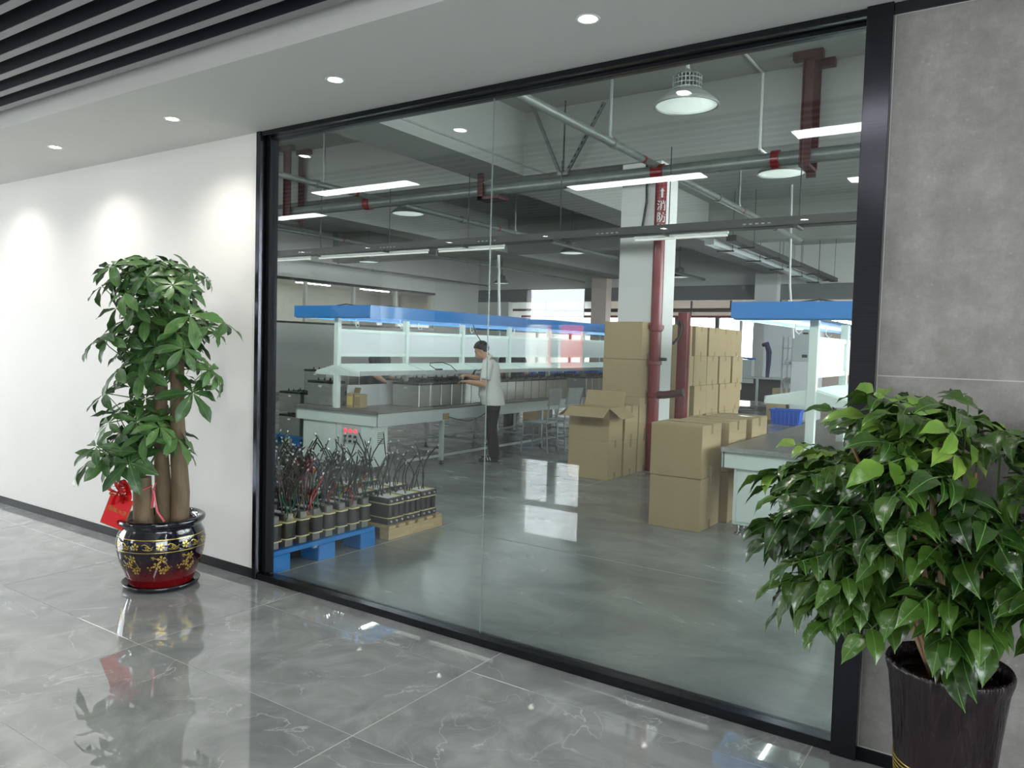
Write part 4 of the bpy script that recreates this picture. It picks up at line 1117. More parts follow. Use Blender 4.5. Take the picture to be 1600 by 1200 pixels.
# ------------------------------------------------------------------ far test booth
t = thing('test_booth', 'far test booth with a blue top strip and white panel', 'booth', (-2.6, 20.2, 0))
part(t, 'worktop', MB().box(-0.75, 0.95, -0.35, 0.35, 0.8, 0.86), 'bench_grey')
for x in (-0.7, 0.1, 0.9):
    part(t, 'leg', MB().box(x-0.03, x+0.03, -0.33, -0.27, 0, 0.8), 'bench_grey')
part(t, 'back_panel', MB().box(0.05, 0.95, 0.36, 0.42, 0.0, 2.75), 'board')
part(t, 'post', MB().box(-0.7, -0.62, 0.3, 0.38, 0.86, 2.75), 'bench_grey')
part(t, 'canopy', MB().box(-0.8, 0.98, -0.1, 0.46, 2.75, 3.05), 'canopy')
part(t, 'drawer', MB().box(-0.6, 0.0, -0.37, -0.351, 0.66, 0.79), 'bench_grey')
part(t, 'modesty_panel', MB().box(-0.7, 0.9, 0.1, 0.13, 0.1, 0.8), 'tray')
o = thing('apron_cloth', 'navy cloth hanging from the far test booth', 'cloth', (-2.35, 19.83, 0.861))
part(o, 'cloth', MB().tube([(0, 0, 0.95), (0.12, -0.05, 0.98), (0.2, -0.08, 0.75), (0.2, -0.08, 0.45), (0.18, -0.08, 0.0)], [0.06, 0.08, 0.08, 0.07, 0.05], 8), 'navy', True)
o = thing('instrument', 'small white instrument on the far booth table', 'instrument', (-2.95, 20.2, 0.861))
part(o, 'case', MB().box(-0.22, 0.22, -0.15, 0.15, 0, 0.5), 'bench_grey', bevel=0.01)
part(o, 'blue_cover', MB().obox((0, 0, 0.54), (0.5, 0.32, 0.06), (0, 0.06, 0)), 'blue_plastic', bevel=0.01)
# second far bench line with blue clutter, beyond the man
fb = thing('far_bench', 'far workbench row with blue bins beyond the man', 'workbench', (-6.5, 12.0, 0))
part(fb, 'worktop', MB().box(-0.7, 0.7, 0, 9, 0.73, 0.76), 'bench_grey')
part(fb, 'canopy', MB().box(-0.65, 0.65, 0, 9, 1.95, 2.12), 'canopy')
for k in range(6):
    part(fb, 'post', MB().box(-0.03, 0.03, 0.05+1.75*k, 0.11+1.75*k, 0.76, 1.95), 'bench')
    for s in (-1, 1):
        part(fb, 'leg', MB().box(s*0.65-0.025, s*0.65+0.025, 0.05+1.75*k, 0.1+1.75*k, 0, 0.73), 'bench_grey')
part(fb, 'board', MB().box(-0.01, 0.01, 0.1, 8.8, 1.35, 1.75), 'board')
for k in range(6):
    o = thing('parts_bin', ['first blue bin on the far bench row', 'second blue bin on the far bench row', 'third blue bin on the far bench row', 'fourth blue bin on the far bench row', 'fifth blue bin on the far bench row', 'sixth blue bin on the far bench row'][k], 'bin', (-6.1, 12.6+1.3*k, 0.761), 0, 'blue bins on the far bench')
    part(o, 'body', MB().box(-0.2, 0.2, -0.3, 0.3, 0, 0.25), 'blue_plastic', bevel=0.01)
    part(o, 'rim', MB().box(-0.22, 0.22, -0.32, 0.32, 0.25, 0.275), 'blue_plastic')

# steel chairs standing at the bench beyond the man
def steel_chair(loc, rotz, label):
    t = thing('steel_chair', label, 'chair', loc, rotz, 'steel chairs at the bench')
    part(t, 'seat', MB().box(-0.2, 0.2, -0.2, 0.2, 0.44, 0.465), 'galv_dull', bevel=0.006)
    part(t, 'backrest', MB().obox((-0.24, 0, 0.84), (0.02, 0.40, 0.26), (0, -0.22, 0)), 'galv_dull', bevel=0.005)
    for s in (-1, 1):
        part(t, 'leg', MB().tube([(0.19, s*0.18, 0.44), (0.22, s*0.19, 0.0)], 0.012, 8), 'galv_dull', True)
        part(t, 'leg', MB().tube([(-0.27, s*0.18, 0.96), (-0.19, s*0.18, 0.45), (-0.23, s*0.19, 0.0)], 0.012, 8), 'galv_dull', True)
        part(t, 'stretcher', MB().tube([(0.20, s*0.185, 0.2), (-0.21, s*0.185, 0.2)], 0.008, 6), 'galv_dull', True)
    part(t, 'stretcher', MB().tube([(0.2, -0.18, 0.24), (0.2, 0.18, 0.24)], 0.008, 6), 'galv_dull', True)
    return t
steel_chair((-1.88, 6.62, 0), PI+0.1, 'grey steel chair at the bench just beyond the man')
steel_chair((-1.84, 7.18, 0), PI-0.1, 'grey steel chair second along the bench beyond the man')
make_carton(0.5, 0.4, 0.34, 'low carton on the floor seen under the workbench', (-4.6, 10.9, 0), 0.1)

# ================================================================== PLANTS
_OV = [0.12, 0.72, 1.0, 0.98, 0.82, 0.54, 0.22, 0.0]
_OB = [0.10, 0.38, 0.66, 0.88, 1.0, 0.92, 0.55, 0.0]
def prof_w(u, kind):
    t = _OV if kind < 0.55 else _OB
    x = u*7; i = min(6, int(x))
    return t[i]+(t[i+1]-t[i])*(x-i)

def leaflet(m, base, direction, normal, L, Wd, droop, n=6, fold=0.18, tip=1.0, wide=0.5, vein=True):
    """one pointed leaflet: two strips folded along the midrib, bending down to the tip"""
    mid = []
    d = Vector(direction).normalized(); nn = Vector(normal).normalized()
    side = d.cross(nn).normalized()
    nn = side.cross(d).normalized()
    b = Vector(base)
    vs = []
    p = b.copy(); ang = 0.0
    for i in range(n+1):
        u = i/n
        w = Wd*0.5*prof_w(u, wide)
        dd = d*math.cos(ang)-nn*math.sin(ang)
        up = nn*math.cos(ang)+d*math.sin(ang)
        if i: p = p+dd*(L/n)
        wv = 0.16*w*math.sin(u*13+b.x*40)
        vs += [p-side*w+up*(w*fold+wv), p, p+side*w+up*(w*fold-wv)]
        mid.append((p+up*0.0008, side*max(0.0009, Wd*0.018*(1-u))))
        ang += droop/n*(1+u)
    fs = []
    for i in range(n):
        a = i*3; c = a+3
        fs += [(a, a+1, c+1, c), (a+1, a+2, c+2, c+1)]
    m.add(vs, fs)
    if vein:
        vv = []
        for q, s_ in mid: vv += [q-s_, q+s_]
        k0 = m.cur; m.cur = 2
        m.add(vv, [(2*i, 2*i+1, 2*i+3, 2*i+2) for i in range(n)])
        m.cur = k0

def palmate(seed, size):
    rnd = random.Random(seed)
    m = MB()
    n = rnd.choice((5, 6, 6, 7))
    a0 = rnd.uniform(0, 6)
    for k in range(n):
        a = a0+2*PI*k/n+rnd.uniform(-0.15, 0.15)
        L = size*rnd.uniform(0.8, 1.1)
        d = (math.cos(a), math.sin(a), rnd.uniform(-0.15, 0.15))
        leaflet(m, (0.008*math.cos(a), 0.008*math.sin(a), 0), d, (0, 0, 1), L, L*0.36, rnd.uniform(0.2, 0.75), 7, 0.22, wide=0.62)
    m.cur = 1
    m.tube([(0, 0, 0.0), (0.01, 0.0, -0.07), (0.0, 0.01, -0.16)], 0.003, 5)
    return m.mesh('leaf', ['leaf1', 'stem', 'vein1'], 'all', fix=False)

P1 = Vector((-0.35, -0.444, 0))
RD = Vector((0.83, 0.557, 0)); VD = Vector((-0.557, 0.83, 0))
t1 = thing('money_tree', 'tall braided-style potted tree with palm-shaped green leaves by the white wall', 'potted plant', P1)
t1['label'] = 'tall three-trunked potted tree with finger-like green leaves by the white wall'
prof = [(0.0001, 0.018), (0.185, 0.018), (0.19, 0.03), (0.215, 0.10), (0.245, 0.18), (0.262, 0.26), (0.263, 0.31), (0.252, 0.355), (0.238, 0.385), (0.236, 0.40), (0.256, 0.415), (0.264, 0.43), (0.262, 0.445), (0.25, 0.452),
        (0.232, 0.446), (0.222, 0.43), (0.222, 0.40), (0.0001, 0.40)]
pot = part(t1, 'pot', MB().lathe(prof, 64), 'pot1', 'all', label='black and red glazed pot with gold flowers')
def pot_r(z):
    for (r0, z0), (r1, z1) in zip(prof[1:12], prof[2:13]):
        if z0 <= z <= z1: return r0+(r1-r0)*(z-z0)/(z1-z0)
    return 0.25
def on_pot(poly, th, z0, off=0.0015):
    """flat print wrapped onto the pot: poly in (arc metres, height)"""
    out = []
    for u, v in poly:
        z = z0+v; r = pot_r(z)+off
        a = th+u/r
        out.append((r*math.cos(a), r*math.sin(a), z))
    return out
gold = MB()
def flower(th, z, s, n=5, rot=0.0):
    for k in range(n):
        a = rot+2*PI*k/n
        poly = [(s*(0.15*math.cos(a)), s*0.15*math.sin(a))]
        for da, rr_ in ((-0.45, 0.6), (-0.32, 0.9), (0, 1.0), (0.32, 0.9), (0.45, 0.6)):
            poly.append((s*rr_*math.cos(a+da), s*rr_*math.sin(a+da)))
        v = on_pot(poly, th, z)
        gold.add(v, [tuple(range(len(v)))])
def stroke(th, pts, z, w):
    for (u0, v0), (u1, v1) in zip(pts[:-1], pts[1:]):
        du, dv = u1-u0, v1-v0
        L = math.hypot(du, dv) or 1
        nx, ny = -dv/L*w, du/L*w
        v = on_pot([(u0+nx, v0+ny), (u1+nx, v1+ny), (u1-nx, v1-ny), (u0-nx, v0-ny)], th, z)
        gold.add(v, [(0, 1, 2, 3)])
rp = random.Random(3)
for k in range(22):
    th = 2*PI*k/22
    if k % 2 == 0: flower(th, 0.305, 0.024, 5, k)
    else:
        flower(th, 0.30, 0.015, 5, k)
        stroke(th, [(-0.035, 0.01), (-0.02, 0.018), (0.0, 0.01), (0.02, -0.008), (0.035, 0.004)], 0.305, 0.0022)
        stroke(th, [(-0.03, -0.012), (-0.012, -0.018), (0.01, -0.02), (0.03, -0.012)], 0.305, 0.0018)
for k in range(9):
    th = 2*PI*k/9+0.15
    flower(th, 0.225, 0.027, 5, k); flower(th-0.11, 0.185, 0.025, 5, k*2); flower(th+0.03, 0.145, 0.024, 5, k+1); flower(th+0.13, 0.165, 0.018, 5, k+2)
    flower(th-0.27, 0.17, 0.019, 3, 0.6); flower(th-0.18, 0.235, 0.012, 4)
    stroke(th, [(-0.06, 0.02), (-0.04, 0.008), (0.0, 0.0), (-0.025, -0.04), (0.008, -0.08)], 0.225, 0.0022)
    stroke(th, [(0.0, 0.0), (0.03, -0.03), (0.034, -0.06)], 0.225, 0.0018)
for zz in (0.268, 0.345):
    n = 64
    vs = []
    for k in range(n):
        a = 2*PI*k/n
        for dz in (-0.002, 0.002):
            r = pot_r(zz+dz)+0.0014
            vs.append((r*math.cos(a), r*math.sin(a), zz+dz))
    gold.add(vs, [(2*k, 2*((k+1) % n), 2*((k+1) % n)+1, 2*k+1) for k in range(n)])
g = obj('gold_flowers', gold.mesh('gold_flowers', 'gold', fix=False), pot); g['kind'] = 'stuff'; g['label'] = 'gold flower print'
part(t1, 'saucer', MB().lathe([(0.0001, 0.0), (0.20, 0.0), (0.222, 0.012), (0.232, 0.036), (0.226, 0.038), (0.214, 0.018), (0.0001, 0.014)], 48), 'saucer', 'all')
part(t1, 'soil', MB().lathe([(0.0001, 0.408), (0.12, 0.412), (0.221, 0.402), (0.221, 0.40), (0.0001, 0.40)], 32), 'soil', 'all')
def trunk(pts, rs):
    part(t1, 'trunk', MB().tube(pts, rs, 16), 'bark', True)
def rel(u, w, z):
    q = RD*u+VD*w
    return (q.x, q.y, z)
trunk([rel(-0.075, -0.08, 0.40), rel(-0.08, -0.08, 0.5), rel(-0.085, -0.08, 0.6), rel(-0.088, -0.08, 0.705)], [0.064, 0.060, 0.056, 0.055])
trunk([rel(0.02, 0.0, 0.40), rel(0.01, 0.0, 0.6), rel(-0.005, 0.0, 0.85), rel(-0.01, 0.0, 1.1), rel(-0.005, 0.0, 1.28)], [0.056, 0.05, 0.043, 0.04, 0.038])
trunk([rel(0.125, -0.02, 0.40), rel(0.13, -0.02, 0.6), rel(0.115, -0.02, 0.85), rel(0.105, -0.02, 1.1), rel(0.10, -0.01, 1.5), rel(0.08, 0, 1.62)], [0.056, 0.056, 0.05, 0.044, 0.04, 0.037])
# petiole sprays rising from stump and trunks
br_tops = []
def spray(base, n, seed, rad, h0, h1):
    rnd = random.Random(seed)
    for k in range(n):
        a = 2*PI*k/n+rnd.uniform(-0.3, 0.3); rr_ = rad*rnd.uniform(0.35, 1.0); h = rnd.uniform(h0, h1)
        b = Vector(base); e = b+Vector((rr_*math.cos(a), rr_*math.sin(a), h))
        if e.y+P1.y > -0.14: e.y = -0.14-P1.y-rnd.uniform(0, 0.1)
        m1 = b.lerp(e, 0.5)+Vector((0, 0, 0.06))
        part(t1, 'petiole', MB().tube([b, m1, e], [0.006, 0.0045, 0.0035], 6), 'stem', True)
        br_tops.append((e, (e-b).normalized()))
spray(rel(-0.088, -0.08, 0.70), 9, 1, 0.34, 0.12, 0.42)
spray(rel(-0.30, -0.12, 0.74), 3, 21, 0.10, 0.0, 0.16)
spray(rel(-0.005, 0, 1.05), 8, 5, 0.36, 0.0, 0.25)
spray(rel(-0.005, 0, 1.27), 11, 2, 0.38, 0.1, 0.5)
spray(rel(0.06, 0, 1.60), 12, 3, 0.36, 0.0, 0.34)
spray(rel(0.02, 0, 1.74), 10, 4, 0.34, 0.08, 0.30)
spray(rel(-0.06, 0, 1.85), 8, 6, 0.30, 0.02, 0.24)
spray(rel(0.0, -0.02, 1.50), 8, 8, 0.34, 0.0, 0.2)
spray(rel(0.03, -0.05, 1.62), 9, 18, 0.26, -0.1, 0.2)
spray(rel(-0.05, -0.05, 0.98), 8, 28, 0.26, -0.05, 0.2)
spray(rel(-0.02, -0.06, 1.85), 6, 38, 0.2, 0.0, 0.15)
spray(rel(0.02, -0.03, 1.42), 9, 48, 0.34, -0.1, 0.15)
spray(rel(-0.1, -0.05, 0.86), 8, 58, 0.36, 0.0, 0.2)
spray(rel(-0.05, -0.03, 1.95), 7, 68, 0.34, -0.08, 0.1)
_pm = [palmate(50+i, s) for i, s in enumerate((0.165, 0.185, 0.15, 0.195, 0.175, 0.16, 0.2, 0.17))]
rl = random.Random(12)
for e, d in br_tops:
    out = Vector((d.x, d.y, 0))*0.9+Vector((0, 0, 0.75))+Vector((rl.uniform(-.25, .25), rl.uniform(-.25, .25), 0))
    q = out.normalized().to_track_quat('Z', 'Y') @ Quaternion((0, 0, 1), rl.uniform(0, 6.28))
    s = rl.uniform(0.85, 1.12)
    o = obj('leaf', _pm[rl.randrange(8)], t1, e, q.to_euler(), (s, s, s))
    # keep clear of the wall behind
    if e.y+P1.y > -0.26: o.scale = (s*0.75, s*0.75, s*0.75)
    for _ in range(6):
        pass
# gift card and bow tied to the stump
gc = thing('gift_card', 'red gift card with gold characters tied to the stump', 'card', (P1+Vector(rel(-0.20, -0.17, 0.50)))[:])
cardrot = Matrix.Rotation(math.atan2(RD.y, RD.x), 4, 'Z') @ Matrix.Rotation(PI/2, 4, 'X') @ Matrix.Rotation(-0.36, 4, 'Z')
cr = cardrot.to_euler()
part(gc, 'card', MB().box(-0.075, 0.075, -0.10, 0.10, -0.001, 0.001), 'red_paper', rot=cr)
part(gc, 'gold_edge', MB().box(-0.075, 0.075, -0.10, -0.097, 0.001, 0.0016).box(-0.075, 0.075, 0.097, 0.10, 0.001, 0.0016).box(-0.075, -0.072, -0.097, 0.097, 0.001, 0.0016).box(0.072, 0.075, -0.097, 0.097, 0.001, 0.0016), 'gold', rot=cr)
me = text_mesh('lettering', '開業大吉', 0.031, 'gold', 0.0004)
obj('lettering', me, gc, cardrot @ Vector((0, 0.005, 0.0018)), cr)
for a, b in ((-0.06, -0.085), (0.06, -0.085)):
    pass
bw = thing('ribbon_bow', 'red satin ribbon bow above the gift card', 'bow', (P1+Vector(rel(-0.155, -0.165, 0.635)))[:])
rb = random.Random(9)
for k in range(9):
    a = 2*PI*k/9+rb.uniform(-0.2, 0.2)
    L = rb.uniform(0.075, 0.105)
    d = Vector((RD.x*math.cos(a), RD.y*math.cos(a), math.sin(a)))-VD*rb.uniform(0.1, 0.7)
    d.normalize()
    sd = d.cross(VD).normalized()
    m = MB(); n = 8; vs = []
    for i in range(n+1):
        u = i/n
        p = d*L*math.sin(PI*u)*1.0+sd*0.024*(math.cos(PI*u))
        vs += [p-VD*0.022, p+VD*0.022]
    m.add(vs, [(2*i, 2*i+1, 2*i+3, 2*i+2) for i in range(n)])
    part(bw, 'loop', m, 'red_ribbon', 'all')
part(bw, 'knot', MB().ball((0, 0, 0), (0.016, 0.016, 0.018)), 'red_ribbon', 'all')
part(bw, 'tail', MB().tube([(0, 0, 0), rel(0.02, 0.02, -0.05), rel(0.0, 0.0, -0.10)], 0.006, 6, flat=0.3), 'red_ribbon', True)
part(bw, 'tie', MB().tube([(0, 0, 0), rel(0.06, 0.015, 0.005), rel(0.10, 0.03, 0.0), rel(0.14, 0.07, 0.02)], 0.004, 6), 'pink_ribbon', True)
pr_ = thing('pink_ribbon', 'pink ribbon hanging between the trunks', 'ribbon', (P1+Vector(rel(-0.012, -0.085, 0.63)))[:])
part(pr_, 'knot', MB().ball((0, 0, 0), 0.009, 8, 6), 'pink_ribbon', 'all')
part(pr_, 'tail', MB().tube([(0, 0, 0), rel(-0.005, 0, -0.06), rel(-0.008, -0.005, -0.12)], 0.009, 6, flat=0.2), 'pink_ribbon', True)
part(pr_, 'tail', MB().tube([(0, 0, 0), rel(0.015, -0.01, -0.07), rel(0.03, -0.012, -0.14), rel(0.075, -0.015, -0.20)], 0.007, 6, flat=0.25), 'pink_ribbon', True)
part(pr_, 'tail', MB().tube([(0, 0, 0), rel(0.012, -0.005, 0.03), rel(0.02, -0.01, 0.045)], 0.006, 6, flat=0.3), 'pink_ribbon', True)

# ------------------------------------------------------------------ leafy bush in the dark fluted pot
P2 = Vector((4.055, -0.47, 0))
t2 = thing('leafy_plant', 'dense glossy-leaved bush in a tall dark pot by the stone wall', 'potted plant', P2)
prof2 = [(0.0001, 0.0), (0.118, 0.0), (0.122, 0.01), (0.136, 0.2), (0.155, 0.42), (0.172, 0.57), (0.182, 0.605), (0.183, 0.62), (0.178, 0.63), (0.169, 0.62), (0.163, 0.58), (0.163, 0.55), (0.0001, 0.55)]
pot2 = part(t2, 'pot', MB().lathe(prof2, 64), 'pot2', 'all', label='dark brown pot with a wood-grain texture and gold rings')
rg = MB()
for k in range(6):
    z = 0.245+0.014*k
    r = 0.136+(z-0.2)*0.0864+0.0016
    rg = MB().lathe([(r-0.003, -0.002), (r, -0.002), (r+0.0012, 0.0), (r, 0.002), (r-0.003, 0.002)], 64, closed=True)
    o = part(pot2, 'gold_ring', rg, 'gold', 'all', loc=(0, 0, z), rot=(0.045, -0.02, 0))
part(t2, 'soil', MB().lathe([(0.0001, 0.565), (0.1, 0.562), (0.162, 0.556), (0.162, 0.55), (0.0001, 0.55)], 32), 'soil', 'all')

def compound(seed, light=False):
    rnd = random.Random(seed)
    m = MB()
    L = rnd.uniform(0.17, 0.25); np_ = rnd.choice((3, 3, 4))
    pts = [Vector((0, 0, 0)), Vector((L*0.5, 0, 0.02)), Vector((L, 0, -0.015))]
    for k in range(np_):
        u = 0.22+0.62*k/(np_-1)
        p = pts[0].lerp(pts[1], u*2) if u < 0.5 else pts[1].lerp(pts[2], u*2-1)
        for s in (-1, 1):
            a = s*rnd.uniform(0.8, 1.25)
            ll = rnd.uniform(0.085, 0.125)*(1.1-0.1*k)
            d = Vector((math.cos(a), math.sin(a), rnd.uniform(-0.5, -0.05)))
            leaflet(m, p, d, (0, 0, 1), ll, ll*0.52, rnd.uniform(0.4, 1.0), 7, 0.30, wide=0.5)
    ll = rnd.uniform(0.10, 0.135)
    leaflet(m, pts[2], (1, 0, -0.35), (0, 0, 1), ll, ll*0.5, 0.6, 7, 0.3, wide=0.5)
    m.cur = 1
    m.tube(pts, 0.0024, 5)
    return m.mesh('leaf', ['leaf3' if light else 'leaf2', 'stem', 'vein2'], 'all', fix=False)
_cd = [compound(200+i) for i in range(10)]
_cl = [compound(300+i, True) for i in range(4)]
rl = random.Random(31)
stems = []
for k in range(12):
    a = 2*PI*k/12+rl.uniform(-0.2, 0.2)
    r1 = rl.uniform(0.18, 0.42)
    b = Vector((0.035*math.cos(a), 0.035*math.sin(a), 0.56))
    e = Vector((r1*math.cos(a)-0.05, min(r1*math.sin(a), 0.30)-0.04, rl.uniform(1.05, 1.32)))
    mid = b.lerp(e, 0.45)+Vector((0, 0, 0.07))
    part(t2, 'stem', MB().tube([b, mid, e], [0.013, 0.009, 0.005], 8), 'twig', True)
    stems.append((b, mid, e))
n_leaf = 0
while n_leaf < 260:
    # a leaf base point inside the crown, pointing outwards
    u = rl.random()
    th = rl.uniform(0, 2*PI); ph = math.acos(rl.uniform(-0.62, 1.0))
    rr_ = rl.uniform(0.45, 1.0)**0.5
    dirv = Vector((math.sin(ph)*math.cos(th), math.sin(ph)*math.sin(th), math.cos(ph)))
    p = Vector((0.03+0.40*dirv.x*rr_, -0.07+0.36*dirv.y*rr_, 1.03+0.37*dirv.z*rr_))
    q_h = Vector((dirv.x, dirv.y, 0)).normalized() if abs(dirv.x)+abs(dirv.y) > 0.05 else Vector((1, 0, 0))
    tip = p+q_h*0.33
    if tip.y+P2.y > -0.04:
        q_h = Vector((math.copysign(1, q_h.x), -0.4, 0)).normalized()
        if p.y+P2.y > -0.16: continue
    if p.z < 0.74 and (abs(p.x) < 0.28 and rl.random() < 0.8): continue
    X = (q_h + Vector((0, 0, rl.uniform(-0.35, 0.35)+0.35*dirv.z))).normalized()
    Z = (Vector((0, 0, 1))+q_h*rl.uniform(0.1, 0.8)+Vector((rl.uniform(-.65, .65), rl.uniform(-.65, .65), 0)))
    Y = Z.cross(X).normalized(); Z = X.cross(Y).normalized()
    R_ = Matrix((X, Y, Z)).transposed()
    young = p.z > 1.12 and rl.random() < 0.2
    me = (_cl[rl.randrange(4)] if young else _cd[rl.randrange(10)])
    s = rl.uniform(0.85, 1.15)
    obj('leaf', me, t2, p, R_.to_euler(), (s, s, s))
    n_leaf += 1
# a few sprigs standing above the crown
for (u, w, z, a) in ((-0.12, 0.0, 1.36, 2.6), (-0.02, 0.05, 1.38, 0.4), (0.10, 0.02, 1.36, 2.9), (0.16, 0.0, 1.35, 0.1), (-0.35, -0.1, 1.22, 3.0), (0.3, -0.05, 1.25, 0.0), (0.38, -0.1, 1.14, -0.2)):
    q = RD*u+VD*w
    b = Vector((q.x-0.03, q.y-0.06, z-0.3)); e = Vector((q.x-0.03, q.y-0.06, z))
    part(t2, 'stem', MB().tube([b, e], [0.004, 0.003], 6), 'stem', True)
    d = RD*math.cos(a)-VD*0.25
    X = (d+Vector((0, 0, 0.25))).normalized(); Y = Vector((0, 0, 1)).cross(X).normalized(); Z = X.cross(Y)
    obj('leaf', _cd[rl.randrange(10)], t2, e, Matrix((X, Y, Z)).transposed().to_euler(), (0.8, 0.8, 0.8))

# ================================================================== PEOPLE
def fused(mb, name, mat, voxel, smooth_it=6):
    """union of overlapping closed volumes into one continuous skin"""
    me = mb.mesh(name+'_src', mat)
    o = bpy.data.objects.new(name+'_tmp', me); COL.objects.link(o)
    r = o.modifiers.new('r', 'REMESH'); r.mode = 'VOXEL'; r.voxel_size = voxel; r.use_smooth_shade = True
    s = o.modifiers.new('s', 'SMOOTH'); s.factor = 0.5; s.iterations = smooth_it
    dg = bpy.context.evaluated_depsgraph_get()
    out = bpy.data.meshes.new_from_object(o.evaluated_get(dg))
    bpy.data.objects.remove(o); bpy.data.meshes.remove(me)
    out.name = name
    out.materials.clear(); out.materials.append(MT[mat])
    out.polygons.foreach_set('use_smooth', [True]*len(out.polygons))
    return out

def limb(mb, pts, rs, n=14):
    mb.tube(pts, rs, n)
    for p, r in zip(pts, rs):
        mb.ball(p, r, n, 8)

def hand(mb, wrist, fwd, side, up, s=1.0, curl=0.5, thumb=1):
    """palm, four jointed fingers and a thumb; fwd = pointing direction, up = back of the hand"""
    w = Vector(wrist); f = Vector(fwd).normalized(); sd = Vector(side).normalized(); u = Vector(up).normalized()
    mb.tube([w, w+f*0.03*s, w+f*0.085*s], [0.024*s, 0.036*s, 0.040*s], 12, flat=0.5)
    for k, (off, L) in enumerate(((-0.03, 0.068), (-0.01, 0.078), (0.01, 0.073), (0.029, 0.058))):
        p = w+f*0.082*s+sd*off*s
        d = f.copy(); pts = [p-f*0.015*s]
        a = 0.0
        pts.append(p)
        for j, fr in enumerate((0.45, 0.32, 0.23)):
            a += curl*(0.5 if j == 0 else 0.75)
            dd = f*math.cos(a)-u*math.sin(a)
            pts.append(pts[-1]+dd*L*fr*s)
        limb(mb, pts, [0.0095*s, 0.0095*s, 0.009*s, 0.0085*s, 0.0075*s], 8)
    p = w+f*0.03*s+sd*0.03*thumb*s
    limb(mb, [p, p+f*0.03*s+sd*0.022*thumb*s-u*0.012*s, p+f*0.062*s+sd*0.016*thumb*s-u*0.03*s], [0.013*s, 0.011*s, 0.009*s], 8)

